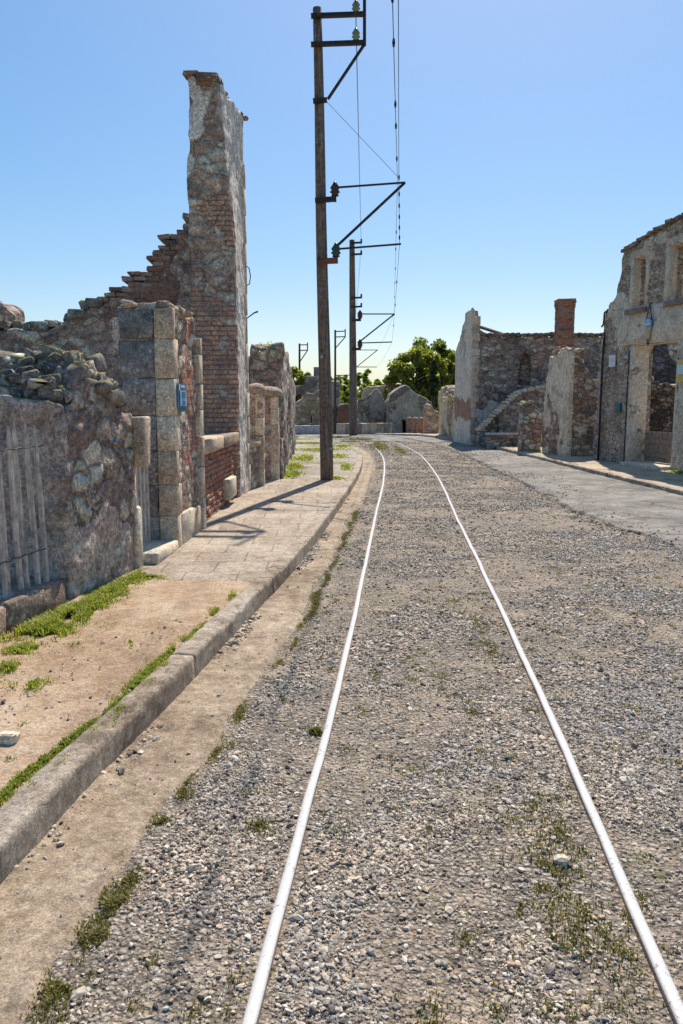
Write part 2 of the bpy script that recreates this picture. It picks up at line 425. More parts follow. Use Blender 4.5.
M_RUST = ruin_mat('ochre_rubble', [(0.287,0.195,0.132), (0.515,0.356,0.236), (0.680,0.523,0.351)], (0.459,0.321,0.218), [(0.534,0.372,0.238), (0.680,0.506,0.326)], lich=.1, dark=.35)
M_QUOIN = block_mat('granite_blocks', [(0.232,0.163,0.121), (0.386,0.280,0.200), (0.601,0.447,0.320)], lich=.35, dark=.55)
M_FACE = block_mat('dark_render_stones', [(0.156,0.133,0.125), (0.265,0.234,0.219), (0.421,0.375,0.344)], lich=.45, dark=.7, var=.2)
M_QUOINL = block_mat('pale_granite_blocks', [(0.427,0.320,0.228), (0.622,0.471,0.335), (0.680,0.600,0.447)], lich=.25, dark=.4)
M_DRESS = block_mat('tan_dressed_stone', [(0.428,0.330,0.249), (0.571,0.450,0.343), (0.595,0.564,0.449)], lich=.15, dark=.4, var=.2)
M_BRICK = block_mat('old_red_bricks', [(.2,.1,.075), (.34,.145,.085), (.42,.2,.12), (.3,.2,.16)], lich=.15, dark=.35, var=.5)
M_BRICKW = block_mat('weathered_bricks', [(.13,.1,.09), (.24,.14,.11), (.33,.19,.14), (.3,.24,.2)], lich=.3, dark=.5, var=.5)
M_MORTAR = plain('lime_mortar', (.27,.22,.18), .95, amt=.7)
M_TILE = block_mat('old_roof_tiles', [(.11,.09,.08), (.2,.14,.11), (.27,.2,.16)], lich=.5, dark=.5)
M_MOSSY = block_mat('mossy_rubble_stones', [(.08,.07,.065), (.2,.175,.155), (.4,.35,.31)], lich=.5, dark=.5, moss=.9)
M_WOODG = wood_mat('grey_weathered_wood', (0.240,0.210,0.186), (0.600,0.528,0.468))
M_WOODB = wood_mat('brown_old_wood', (.14,.10,.072), (.36,.265,.19))
M_BEAM = wood_mat('dark_timber', (.04,.035,.035), (.1,.085,.075), 'X')
M_IRON = plain('dark_iron', (.035,.032,.035), .55, .3, ((.12,.05,.025), 9, .56), .5)
M_RUSTI = plain('rusty_iron', (.17,.075,.045), .8, 0, ((.06,.04,.035), 9, .52), .6)
M_WIRE = plain('wire_metal', (.05,.05,.055), .5, .4)
M_PORC = plain('brown_porcelain', (.07,.03,.025), .25)
M_PORCG = plain('green_porcelain', (.03,.075,.06), .25)
M_PORCY = plain('yellow_glass', (.22,.25,.12), .25)
def pole_m():
    m = N('pole_concrete_timber', .85); mp = m.new('ShaderNodeMapping'); m.put(mp.inputs['Vector'], m.co); mp.inputs['Scale'].default_value = (26, 26, 1.3)
    n = m.noise(1, 8, .7, mp.outputs[0], .8); f = m.noise(18, 6, .7)
    c = m.ramp(n, [(.34, (.07,.052,.043)), (.55, (.17,.128,.105)), (.7, (.28,.225,.19))])
    c = m.mix(.9, c, m.ramp(f, [(.35, .5), (.62, 1.4)]), 'MULTIPLY')
    c = m.mix(m.math('MULTIPLY', m.math('SUBTRACT', .12, m.vor(4.2)), 30, True), c, (.42,.4,.36))
    m.bump(m.math('ADD', n, f), .8, .01); return m.out(c)
M_POLE = pole_m()
M_POLEF = plain('far_pole', (.075,.062,.06), .85, amt=.7)
def rail_m():
    m = N('white_painted_rail', .45)
    n = m.noise(9, 7, .75); f = m.noise(70, 5, .75)
    c = m.ramp(f, [(.3, (.45,.43,.42)), (.5, (.52,.505,.49))])
    chip = m.math('MULTIPLY', m.ramp(f, [(.57, 0), (.62, 1)]), m.ramp(n, [(.45, 0), (.58, 1)]))
    c = m.mix(chip, c, (.17,.11,.08)); c = m.mix(m.ramp(n, [(.63, 0), (.72, .8)]), c, (.28,.22,.18))
    side = m.math('MULTIPLY', m.math('SUBTRACT', .62, m.up()), 6, True); c = m.mix(m.math('MULTIPLY', side, .8), c, (.2,.12,.075))
    m.bump(f, .35, .003); return m.out(c)
M_RAIL = rail_m()
def gravel_m():
    m = N('track_gravel', .95)
    big, mid, fine = m.noise(.8, 5, .65), m.noise(5, 7, .7), m.noise(90, 5, .7)
    sand = m.ramp(mid, [(.35, (.22,.16,.11)), (.5, (.37,.285,.20)), (.65, (.50,.40,.295))])
    v1 = m.vor(46, 'F1', 'Color'); v1d = m.vor(46, 'F1'); v2 = m.vor(95, 'F1', 'Color'); v2d = m.vor(95)
    sc = m.new('ShaderNodeSeparateColor'); m.t.links.new(v1, sc.inputs[0])
    sc2 = m.new('ShaderNodeSeparateColor'); m.t.links.new(v2, sc2.inputs[0])
    stone = m.ramp(sc.outputs[0], [(0, (.14,.125,.115)), (.35, (.34,.295,.25)), (.75, (.5,.44,.37)), (1, (.66,.61,.53))])
    stone2 = m.ramp(sc2.outputs[0], [(0, (.13,.11,.1)), (.5, (.36,.3,.245)), (1, (.6,.53,.44))])
    stone = m.mix(m.ramp(v1d, [(.3, 0), (.62, .85)]), stone, (.07,.06,.05))
    stone2 = m.mix(m.ramp(v2d, [(.3, 0), (.62, .85)]), stone2, (.08,.065,.05))
    cov = m.ramp(m.math('ADD', m.math('MULTIPLY', big, .6), m.math('MULTIPLY', mid, .4)), [(.38, 1), (.6, .2)])
    c = m.mix(m.math('GREATER_THAN', sc.outputs[1], .45), stone2, stone)
    c = m.mix(cov, sand, c)
    c = m.mix(.8, c, m.ramp(fine, [(.34, .5), (.5, 1), (.65, 1.4)]), 'MULTIPLY')
    gr = m.math('MULTIPLY', m.ramp(m.noise(1.3, 6, .7), [(.58, 0), (.68, 1)]), m.ramp(m.noise(30, 4, .7), [(.45, 0), (.55, .8)]))
    c = m.mix(gr, c, (.14,.145,.045))
    h = m.math('SUBTRACT', m.math('MULTIPLY', fine, .5), m.math('ADD', m.math('MULTIPLY', v1d, .9), m.math('MULTIPLY', v2d, .4)))
    m.bump(h, 1, .022); return m.out(c)
M_GRAVEL = gravel_m()
def dirt_m(name, a, b, c3, green=.0, fine_sc=60):
    m = N(name, .97); big, mid, fine = m.noise(1.1, 6, .68), m.noise(9, 7, .72), m.noise(fine_sc, 6, .75)
    c = m.ramp(m.math('ADD', m.math('MULTIPLY', big, .5), m.math('MULTIPLY', mid, .5)), [(.38, a), (.5, b), (.6, c3)])
    c = m.mix(.9, c, m.ramp(fine, [(.33, .5), (.5, 1), (.66, 1.4)]), 'MULTIPLY')
    vd = m.vor(55); vc = m.vor(55, 'F1', 'Color'); sc = m.new('ShaderNodeSeparateColor'); m.t.links.new(vc, sc.inputs[0])
    c = m.mix(m.math('MULTIPLY', m.math('GREATER_THAN', sc.outputs[0], .8), m.math('MULTIPLY', m.math('SUBTRACT', .3, vd), 9, True)), c, m.ramp(sc.outputs[1], [(0, (.1,.08,.07)), (.5, (.3,.25,.2)), (1, (.5,.46,.4))]))
    if green:
        gm = m.math('MULTIPLY', m.ramp(m.noise(.9, 6, .7), [(.62 - .2 * green, 0), (.7 - .2 * green, 1)]), m.ramp(m.noise(25, 4, .7), [(.4, .2), (.55, 1)]))
        c = m.mix(gm, c, (.15,.17,.04))
    m.bump(m.math('ADD', mid, m.math('MULTIPLY', fine, .7)), .9, .02); return m.out(c)
M_DIRT = dirt_m('pavement_dirt', (.27,.175,.105), (.42,.29,.185), (.52,.39,.27), 0)
M_EARTH = dirt_m('ruin_earth', (.16,.12,.085), (.27,.21,.15), (.36,.29,.21), .5)
M_LAND = dirt_m('far_land', (.14,.12,.07), (.2,.18,.1), (.28,.24,.15), .8, 20)
M_VERGE = dirt_m('side_street_gravel', (.24,.2,.16), (.34,.29,.235), (.42,.37,.31), .35)
M_RPAVE = dirt_m('sandy_pavement', (.34,.26,.175), (.46,.36,.25), (.54,.44,.32), .15)
def concrete_m(name, a, b, c3, tiles=None, agg=True, grain=110):
    m = N(name, .9); big, mid, fine = m.noise(1.3, 6, .65), m.noise(10, 7, .7), m.noise(120, 5, .75)
    c = m.ramp(m.math('ADD', m.math('MULTIPLY', big, .5), m.math('MULTIPLY', mid, .5)), [(.40, a), (.5, b), (.60, c3)])
    c = m.mix(.9, c, m.ramp(m.noise(28, 6, .75), [(.36, .6), (.5, 1), (.64, 1.35)]), 'MULTIPLY')
    c = m.mix(.8, c, m.ramp(fine, [(.33, .42), (.5, 1), (.66, 1.5)]), 'MULTIPLY')
    h = m.math('ADD', m.math('MULTIPLY', mid, .6), fine)
    if agg:
        vd = m.vor(grain); c = m.mix(m.math('MULTIPLY', m.math('SUBTRACT', .3, vd), 5, True), c, m.ramp(m.vor(grain, 'F1', 'Color'), [(0, (.15,.11,.08)), (.6, (.4,.33,.26)), (1, (.6,.55,.47))]))
    if tiles:
        mp = m.new('ShaderNodeMapping'); m.put(mp.inputs['Vector'], m.co); mp.inputs['Rotation'].default_value = (0, 0, tiles[2])
        bt = m.new('ShaderNodeTexBrick'); m.put(bt.inputs['Vector'], mp.outputs[0]); bt.inputs['Scale'].default_value = 1
        bt.inputs['Brick Width'].default_value = tiles[0]; bt.inputs['Row Height'].default_value = tiles[1]; bt.inputs['Mortar Size'].default_value = .006
        m.put(bt.inputs['Color1'], (1, 1, 1)); m.put(bt.inputs['Color2'], (.86, .85, .84)); m.put(bt.inputs['Mortar'], (.6, .56, .5))
        c = m.mix(1, c, bt.outputs['Color'], 'MULTIPLY'); h = m.math('SUBTRACT', h, m.math('MULTIPLY', bt.outputs['Fac'], 1.5))
    c = m.mix(m.ramp(m.noise(4, 7, .75), [(.55, 0), (.68, .65)]), c, (.11,.08,.055))
    m.bump(h, .9, .009); return m.out(c)
M_KERB = concrete_m('kerb_concrete', (.17,.125,.085), (.34,.27,.2), (.47,.40,.32), grain=75)
M_GUTTER = concrete_m('gutter_concrete', (.20,.14,.09), (.335,.25,.17), (.43,.335,.24), grain=70)
M_FLAG = concrete_m('pavement_slabs', (.3,.23,.165), (.41,.33,.25), (.49,.41,.32), (.42, .42, -.03))
M_WHITE = concrete_m('pale_cement', (.4,.37,.33), (.5,.47,.43), (.6,.57,.53), agg=False)
def asphalt_m():
    m = N('old_asphalt', .93); big, mid, fine = m.noise(.6, 8, .75), m.noise(5, 8, .78), m.noise(48, 6, .8)
    c = m.ramp(m.math('ADD', m.math('MULTIPLY', big, .6), m.math('MULTIPLY', mid, .4)), [(.38, (.10,.09,.08)), (.5, (.20,.182,.16)), (.62, (.34,.31,.27))])
    c = m.mix(.9, c, m.ramp(fine, [(.33, .5), (.5, 1), (.66, 1.5)]), 'MULTIPLY')
    vd = m.vor(38); c = m.mix(m.math('MULTIPLY', m.math('SUBTRACT', .36, vd), 5, True), c, m.ramp(m.vor(38, 'F1', 'Color'), [(0, (.06,.055,.05)), (.6, (.27,.245,.215)), (1, (.56,.51,.45))]))
    c = m.mix(m.ramp(m.noise(1.1, 8, .8, dist=.4), [(.52, 0), (.62, .75)]), c, (.40,.345,.275))
    c = m.mix(m.ramp(m.noise(.55, 6, .7), [(.56, 0), (.60, .55)]), c, (.07,.066,.062))
    nz = m.new('ShaderNodeTexNoise'); m.put(nz.inputs['Vector'], m.co); nz.inputs['Scale'].default_value = 1.6; nz.inputs['Detail'].default_value = 5
    va = m.new('ShaderNodeVectorMath', operation='MULTIPLY_ADD'); m.put(va.inputs[0], nz.outputs['Color']); va.inputs[1].default_value = (.5, .5, .5); m.put(va.inputs[2], m.co)
    ck = m.math('MULTIPLY', m.math('SUBTRACT', .012, m.vor(.8, 'DISTANCE_TO_EDGE', vec=va.outputs[0])), 140, True)
    c = m.mix(m.math('MULTIPLY', ck, m.ramp(m.noise(.7, 3, .5), [(.45, 0), (.55, .8)])), c, (.045,.04,.035))
    m.bump(m.math('ADD', m.math('MULTIPLY', mid, .7), fine), 1, .016); return m.out(c)
M_ASPH = asphalt_m()
def pebble_m(name, cols):
    m = N(name, .85); isl = m.island(); n = m.noise(60, 5, .7)
    dust = m.ramp(m.noise(.9, 5, .7), [(.42, (1.08, 1.0, .9)), (.6, (.86, .86, .87))])
    c = m.mix(1, m.ramp(isl, cols), dust, 'MULTIPLY'); c = m.mix(.7, c, m.ramp(n, [(.34, .55), (.64, 1.35)]), 'MULTIPLY')
    m.bump(n, .6, .004); return m.out(c)
M_PEB = pebble_m('gravel_stones', [(0, (0.074,0.066,0.062)), (.18, (0.201,0.177,0.153)), (.4, (0.360,0.316,0.262)), (.62, (0.488,0.433,0.365)), (.82, (0.594,0.535,0.458)), (.93, (0.424,0.300,0.207)), (1, (0.660,0.660,0.600))])
def leaf_m(name, a, b, c3, tr=.25, dry=.0):
    m = N(name, .6); isl = m.island(); n = m.noise(.7, 4, .6)
    c = m.ramp(m.math('ADD', m.math('MULTIPLY', isl, .6), m.math('MULTIPLY', n, .4)), [(.2, a), (.5, b), (.8, c3)])
    if dry:
        q = m.math('FRACT', m.math('MULTIPLY', isl, 37.0)); c = m.mix(m.math('GREATER_THAN', q, 1 - dry), c, (0.360,0.278,0.131))
    m.out(c)
    t = m.new('ShaderNodeBsdfTranslucent'); m.put(t.inputs['Color'], m.mix(1, c, (1.5, 1.6, .8), 'MULTIPLY'))
    x = m.new('ShaderNodeMixShader'); x.inputs[0].default_value = tr
    m.t.links.new(m.b.outputs[0], x.inputs[1]); m.t.links.new(t.outputs[0], x.inputs[2])
    m.t.links.new(x.outputs[0], m.t.nodes['Material Output'].inputs['Surface']); return m.m
M_GRASS = leaf_m('grass_green', (.12,.15,.022), (.25,.29,.045), (.42,.42,.10), .4, .08)
M_MOSSG = leaf_m('low_weeds', (.085,.08,.022), (.155,.15,.038), (.28,.24,.075), .25, .25)
M_LEAF = leaf_m('tree_leaves', (0.054,0.081,0.017), (0.119,0.161,0.029), (0.238,0.268,0.058), .5)
M_LEAFY = leaf_m('yellow_green_leaves', (0.098,0.116,0.022), (0.197,0.211,0.039), (0.349,0.327,0.074), .5)
M_LEAFD = leaf_m('dark_leaves', (.014,.028,.014), (.03,.05,.02), (.06,.085,.03), .2)
M_BARK = plain('bark', (.08,.06,.045), .9, amt=.7)
M_BLUE = plain('blue_enamel', (.06,.2,.36), .35, amt=.4)
M_PALEB = plain('pale_blue_enamel', (.36,.52,.68), .35, ((0)) and 0, ((.3,.2,.15), 14, .66), .3)
M_GREENP = plain('green_paint', (.03,.13,.12), .5)
M_SIGNW = plain('white_enamel', (.62,.6,.66), .35, 0, ((.3,.22,.18), 14, .66), .2)
M_TAN2 = plain('tan_sign_panel', (.48,.36,.22), .5, 0, ((.2,.1,.06), 12, .6), .4)
M_YEL = plain('yellow_sign', (.6,.42,.12), .5)
M_CYAN = plain('cyan_sign_panel', (.45,.62,.66), .5)

# ------------------------------------------------------------------ ground
def sheet(name, rows, mat, kind='structure', smooth=True, loc=(0, 0, 0)):
    rows = np.asarray(rows, float); a, b = rows.shape[:2]
    i = np.arange(a - 1)[:, None] * b + np.arange(b - 1)[None]
    Q = np.stack([i, i + 1, i + b + 1, i + b], -1).reshape(-1, 4)
    P = rows.reshape(-1, 3)
    nz = np.cross(P[Q[0, 1]] - P[Q[0, 0]], P[Q[0, 3]] - P[Q[0, 0]])[2]
    if nz < 0: Q = Q[:, ::-1]
    o = link(name, raw_mesh(name, P, [Q], mat, loc, smooth), None, loc); struct(o, kind); return o
def curve(pts, n=200, lo=None, hi=None):
    """smooth curve through (x, y) by y-parameter: returns function u(0..1)->xy via Catmull-Rom on chord length"""
    p = np.array(pts, float); d = np.r_[0, np.cumsum(np.linalg.norm(np.diff(p, axis=0), axis=1))]
    P = np.vstack([2*p[0]-p[1], p, 2*p[-1]-p[-2]])
    u = np.linspace(0, d[-1], n); k = np.clip(np.searchsorted(d, u, 'right') - 1, 0, len(p) - 2)
    t = ((u - d[k]) / (d[k+1] - d[k]))[:, None]; a, b, c, e = P[k], P[k+1], P[k+2], P[k+3]
    # finite-difference tangents scaled per segment
    h = (d[k+1] - d[k])[:, None]
    dd = np.r_[d[1]-d[0], np.diff(d), d[-1]-d[-2]]
    m0 = (c - a) / (dd[k] + dd[k+1])[:, None]; m1 = (e - b) / (dd[k+1] + dd[np.minimum(k+2, len(dd)-1)])[:, None]
    return (2*t**3-3*t**2+1)*b + (t**3-2*t**2+t)*h*m0 + (-2*t**3+3*t**2)*c + (t**3-t**2)*h*m1
def xof(c):                                  # x as a function of y
    o = np.argsort(c[:, 1]); return lambda y: np.interp(y, c[o, 1], c[o, 0])

KERB = [(-1.62,-1.5), (-1.28,.9), (-1.05,2.3), (-.985,2.85), (-.86,3.63), (-.66,5.09), (-.375,7.21), (.05,11.74), (.35,15.6), (.50,18.8), (.52,21.2), (.32,24.2), (-.25,27.3), (-1.4,30.2), (-3.2,33)]
GUT = [(-1.15,-1.5), (-.9,.9), (-.74,1.97), (-.68,2.39), (-.57,3.05), (-.46,3.87), (-.27,5.35), (.12,9.99), (.52,14.5), (.78,18.5), (.82,21.3), (.66,24.4), (.1,27.8), (-1.1,30.9)]
RAILL = [(-.515,-1.5), (-.212,1.83), (.02,4.5), (.42,9.99), (.78,14.8), (1.06,20.18), (1.08,24), (.86,27.8), (.35,31), (-.9,34.6), (-3.2,38.6), (-7,43)]
ASPH = [(3.5,-1.5), (3.45,4), (3.38,7.79), (3.13,9.58), (3.28,13.85), (3.3,18), (3.29,24.26), (2.9,29.5), (1.9,33.5), (.3,36.5), (-2,39.5)]
RKERB = [(5.9,-1.5), (5.6,6), (5.25,12.22), (5.08,15.66), (4.9,19.84), (4.4,27.66), (3.6,31.5), (2.6,35), (1.0,38.5)]
cK, cG, cRL, cA, cRK = [curve(p, 700) for p in (KERB, GUT, RAILL, ASPH, RKERB)]
xK, xG, xA, xRK = [xof(c) for c in (cK, cG, cA, cRK)]
tg = np.gradient(cRL, axis=0); tg /= np.linalg.norm(tg, axis=1)[:, None]
cRR = cRL + np.stack([tg[:, 1], -tg[:, 0]], 1) * 1.04
xRL, xRR = xof(cRL[:560]), xof(cRR[:560])

# land to the horizon
xs = np.r_[-3000, -900, -300, np.linspace(-100, 100, 41), 300, 900, 3000]
ys = np.r_[-60, np.linspace(-10, 140, 76), 200, 400, 1000, 3200]
X, Y = np.meshgrid(xs, ys)
sheet('ground', np.stack([X, Y, gz(X, Y) - .05], -1), M_LAND)
# gravel of the tram bed: a fine grid near, coarser far
def bed(y0, y1, dy, nx, name):
    y = np.arange(y0, y1 + dy / 2, dy); rows = []
    for yy in y:
        xl = xG(yy) - .25; xr = xA(yy) + .5
        x = np.linspace(xl, xr, nx)
        z = .012 * fbm(x, yy, 0, 1.1, 3, 3) + .006 * fbm(x, yy, 0, 7, 3, 4) + gz(x, yy)
        edge = np.clip((x - xG(yy)) / .12, 0, 1)
        rows.append(np.stack([x, np.full(nx, yy), z * 1 - .012 * (1 - edge) + .004], -1))
    return sheet(name, rows, M_GRAVEL)
bed(-1.5, 34.5, .06, 90, 'track_bed')
def bedz(x, y):
    return .012 * fbm(x, y, 0, 1.1, 3, 3) + .006 * fbm(x, y, 0, 7, 3, 4) + gz(x, y) - .012 * (1 - np.clip((x - xG(y)) / .12, 0, 1)) + .004

# gutter strip of concrete with a ragged edge
rows = []
for k in range(0, 700):
    a = cK[k]; j = np.argmin(np.abs(cG[:, 1] - a[1])); b = cG[j].copy()
    if a[1] > 30: break
    rag = .030 * float(fbm(a[1], 3.1, 0, 2.2, 4, 8)) + .014 * float(fbm(a[1], 7.7, 0, 14, 2, 8))
    w = np.linspace(0, 1, 9)[:, None]; a0 = a + np.array([-.05, 0]); b = np.array([xG(a[1]) + rag, a[1]])
    p = a0 * (1 - w) + b * w
    z = .020 - .008 * w[:, 0] + .004 * fbm(p[:, 0], p[:, 1], 0, 5, 3, 5); z[-1] -= .035
    rows.append(np.c_[p, z])
sheet('gutter', rows, M_GUTTER)
# kerb: swept section, broken into long stones by open joints
def kerb(name, c, side, h, w, mat, y1, joint=1.9, drop=.012, seed=0):
    t = np.gradient(c, axis=0); t /= np.linalg.norm(t, axis=1)[:, None]; n = np.stack([-t[:, 1], t[:, 0]], 1) * side
    L = np.r_[0, np.cumsum(np.linalg.norm(np.diff(c, axis=0), axis=1))]
    sec = [(0, -.1), (.0, h * .3), (.001, h * .62), (.002, h - .03), (.0035, h - .012), (.009, h - .003), (.018, h), (.034, h), (w * .5, h + .001), (w - .025, h), (w - .008, h - .004), (w - .002, h - .012), (w, h - .03), (w, -.1)]
    mb = MB(); m = 1 + int(L[-1] / joint); rng = np.random.default_rng(seed)
    for k in range(m):
        lo, hi = k * joint + .0018, (k + 1) * joint - .0018; q = np.linspace(lo, hi, 44)
        if hi > L[-1]: break
        cx = np.stack([np.interp(q, L, c[:, i]) for i in (0, 1)], 1); nx = np.stack([np.interp(q, L, n[:, i]) for i in (0, 1)], 1)
        if cx[0, 1] > y1: break
        dz = rng.normal(0, .0015); dx = rng.normal(0, .0015); V = []
        for (o, z) in sec:
            p = cx + nx * (o + dx); zz = np.full(len(p), z + dz)
            e = .0045 * fbm(p[:, 0] * 1, p[:, 1], z * 3, 13, 3, 21)
            chip = -.022 * sstep(.25, .6, fbm(p[:, 0], p[:, 1], 0, 4.2, 4, 23)) * (1 if .004 < o < .035 else .15)
            p = p + nx * (e - chip * .6)[:, None]; zz = zz + e * .5 + chip + gz(p[:, 0], p[:, 1]); V.append(np.c_[p, zz])
        V = np.array(V); a, b = V.shape[:2]
        i = np.arange(a - 1)[:, None] * b + np.arange(b - 1)[None]
        Q = np.stack([i, i + 1, i + b + 1, i + b], -1).reshape(-1, 4)
        if side > 0: Q = Q[:, ::-1]
        e0 = [list(np.arange(a) * b)]; e1 = [list(np.arange(a)[::-1] * b + b - 1)]
        if side > 0: e0, e1 = [e0[0][::-1]], [e1[0][::-1]]
        mb.add(V.reshape(-1, 3), Q, e0, e1)
    return struct(mb.build(name, mat, loc=(0, 0, 0), smooth=True))
kerb('kerb', cK, 1, .145, .135, M_KERB, 31, 1.9)
kerb('kerb', cRK, -1, .115, .14, M_KERB, 36, 2.4, seed=5)

# left footway: earth, then cement slabs, then grassy gravel
def strip(name, y0, y1, dy, xl, xr, nx, zf, mat):
    rows = []
    for yy in np.arange(y0, y1 + dy / 2, dy):
        x = np.linspace(xl(yy), xr(yy), nx); rows.append(np.c_[x, np.full(nx, yy), zf(x, np.full(nx, yy))])
    return sheet(name, rows, mat)
strip('footway_earth', -1.5, 6.02, .06, lambda y: -4.5, lambda y: xK(y) - .06, 70,
      lambda x, y: .122 + (.016 * fbm(x, y, 0, 1.6, 4, 12) + .008 * fbm(x, y, 0, 9, 2, 13)) * (1 - .85 * sstep(5.5, 5.95, y)) - .012 * sstep(xK(y) - .35, xK(y) - .14, x) + .008 * sstep(5.5, 5.95, y), M_DIRT)
strip('yard_earth', 6.0, 34, .2, lambda y: -14, lambda y: min(xK(y) - .06, -.4 if y > 14 else 9), 60,
      lambda x, y: .112 + .02 * fbm(x, y, 0, 1.2, 3, 14), M_EARTH)
sl = strip('pavement', 5.98, 13.9, .1, lambda y: -1.72 + .03 * (y - 6) if y > 8.4 else -2.3, lambda y: xK(y) - .128, 24,
      lambda x, y: .136 + .003 * fbm(x, y, 0, 2, 3, 15) - .016 * (1 - sstep(5.97, 6.1, y)), M_FLAG)
strip('verge', 13.85, 30, .12, lambda y: -1.6, lambda y: xK(y) - .128, 40,
      lambda x, y: .128 + .012 * fbm(x, y, 0, 2, 3, 16), M_VERGE)

# asphalt carriageway: a thin worn layer with a broken edge
rows = []
for yy in np.arange(-1.5, 40.01, .06):
    xl = xA(yy) + .07 * float(fbm(yy, 1.7, 0, .8, 4, 31)) + .05 * float(fbm(yy, 5.2, 0, 4.5, 4, 32))
    xl += .10 * (float(_h(np.array([math.floor(yy * 2.1 + .4 * math.sin(yy * 3))]), np.array([3.]), np.array([1.]), 5)[0]) - .5)
    xr = xRK(yy) + .03
    x = np.r_[xl, xl + .012, np.linspace(xl + .05, xr, 60)]
    z = .034 + .012 * fbm(x, yy, 0, .5, 3, 33) + .004 * fbm(x, yy, 0, 5, 2, 34) + gz(x, yy)
    z[0] -= .06; rows.append(np.c_[x, np.full(len(x), yy), z])
sheet('road', rows, M_ASPH)
# the side street that leaves to the left behind the first pole
rows = []
for xx in np.arange(-30, 2.6, .2):
    y = np.linspace(29.2 - .02 * (xx + 2), 44, 40); rows.append(np.c_[np.full(40, xx), y, .02 + gz(xx, y) + .012 * fbm(xx, y, 0, .8, 3, 35)])
sheet('street', rows, M_ASPH)
strip('pavement', -1.5, 38, .15, lambda y: xRK(y) + .13, lambda y: 16, 60,
      lambda x, y: .108 + .012 * fbm(x, y, 0, 1.3, 3, 36) + gz(x, y), M_RPAVE)

# rails
def rail(c, label):
    t = np.gradient(c, axis=0); t /= np.linalg.norm(t, axis=1)[:, None]; n = np.stack([t[:, 1], -t[:, 0]], 1)
    sec = [(-.0175, -.03), (-.018, .005), (-.0165, .013), (-.010, .0165), (0, .0175), (.010, .0165), (.0165, .013), (.018, .005), (.0175, -.03)]
    V = []
    base = .012 * fbm(c[:, 0], c[:, 1], 0, 1.1, 3, 3) + gz(c[:, 0], c[:, 1]) + .006
    for o, z in sec:
        p = c + n * (o * 1 + .0015 * fbm(c[:, 1], o * 9, 0, 5, 2, 41))[:, None]; V.append(np.c_[p, base + z])
    V = np.array(V); a, b = V.shape[:2]; i = np.arange(a - 1)[:, None] * b + np.arange(b - 1)[None]
    Q = np.stack([i, i + b, i + b + 1, i + 1], -1).reshape(-1, 4)
    mb = MB(); mb.add(V.reshape(-1, 3), Q, [list(np.arange(a) * b)], [list(np.arange(a)[::-1] * b + b - 1)])
    o = mb.build('tram_rail', M_RAIL, loc=(0, 0, 0), smooth=True)
    return top(o, label, 'rail', 'rails of the old tram track')
rail(cRL, 'white painted tram rail nearer the concrete gutter and kerb')
rail(cRR, 'white painted tram rail nearer the asphalt carriageway')

# ------------------------------------------------------------------ loose stones
def pebbles(name, X, Y, Z, R_, mat, seed, flat=.55):
    rng = np.random.default_rng(seed); n = len(X)
    ico = np.array([[0,0,1],[.894,0,.447],[.276,.851,.447],[-.724,.526,.447],[-.724,-.526,.447],[.276,-.851,.447],
                    [.724,.526,-.447],[-.276,.851,-.447],[-.894,0,-.447],[-.276,-.851,-.447],[.724,-.526,-.447],[0,0,-1]])
    fc = np.array([[0,1,2],[0,2,3],[0,3,4],[0,4,5],[0,5,1],[1,6,2],[2,7,3],[3,8,4],[4,9,5],[5,10,1],[6,7,2],[7,8,3],[8,9,4],[9,10,5],[10,6,1],[11,7,6],[11,8,7],[11,9,8],[11,10,9],[11,6,10]])
    V = ico[None] * (1 + rng.normal(0, .17, (n, 12, 1))) * np.stack([rng.uniform(.75, 1.35, n), rng.uniform(.6, 1., n), rng.uniform(flat*.6, flat*1.3, n)], 1)[:, None]
    th = rng.uniform(0, 2*math.pi, n); ph = rng.normal(0, .35, n); ps = rng.normal(0, .35, n)
    x, y, z = V[..., 0], V[..., 1], V[..., 2]
    c, s = np.cos(ph)[:, None], np.sin(ph)[:, None]; y, z = c*y - s*z, s*y + c*z
    c, s = np.cos(ps)[:, None], np.sin(ps)[:, None]; x, z = c*x + s*z, -s*x + c*z
    c, s = np.cos(th)[:, None], np.sin(th)[:, None]; x, y = c*x - s*y, s*x + c*y
    V = np.stack([x, y, z], -1) * R_[:, None, None] + np.stack([X, Y, Z + R_ * .24], 1)[:, None]
    F = (fc[None] + (np.arange(n) * 12)[:, None, None]).reshape(-1, 3)
    mb = MB(); mb.add(V.reshape(-1, 3), F)
    return mb.build(name, mat, loc=(0, 0, 0))
def scatter(n, y0, y1, xl, xr, pw=1.0, seed=0, dens=None):
    rng = np.random.default_rng(seed)
    y = y0 + (y1 - y0) * rng.random(n) ** pw; a, b = xl(y), xr(y); x = a + (b - a) * rng.random(n)
    if dens is not None:
        k = rng.random(n) < dens(x, y); x, y = x[k], y[k]
    return x, y
def gdens(x, y):
    d = .10 + .95 * sstep(-.2, .42, fbm(x, y, 0, 1.7, 4, 50) + .10 * np.clip(x - .5, -1, 1.5)); d = d * (.35 + .65 * sstep(.02, .25, x - xG(y)))
    d = d * np.clip((31 - y) / 8, .05, 1); d *= .0 + 1.0 * sstep(.024, .05, np.minimum(np.abs(x - xRL(y)), np.abs(x - xRR(y))))
    return np.clip(d, 0, 1)
FX = .47
px_, py_ = [], []; pr_ = []
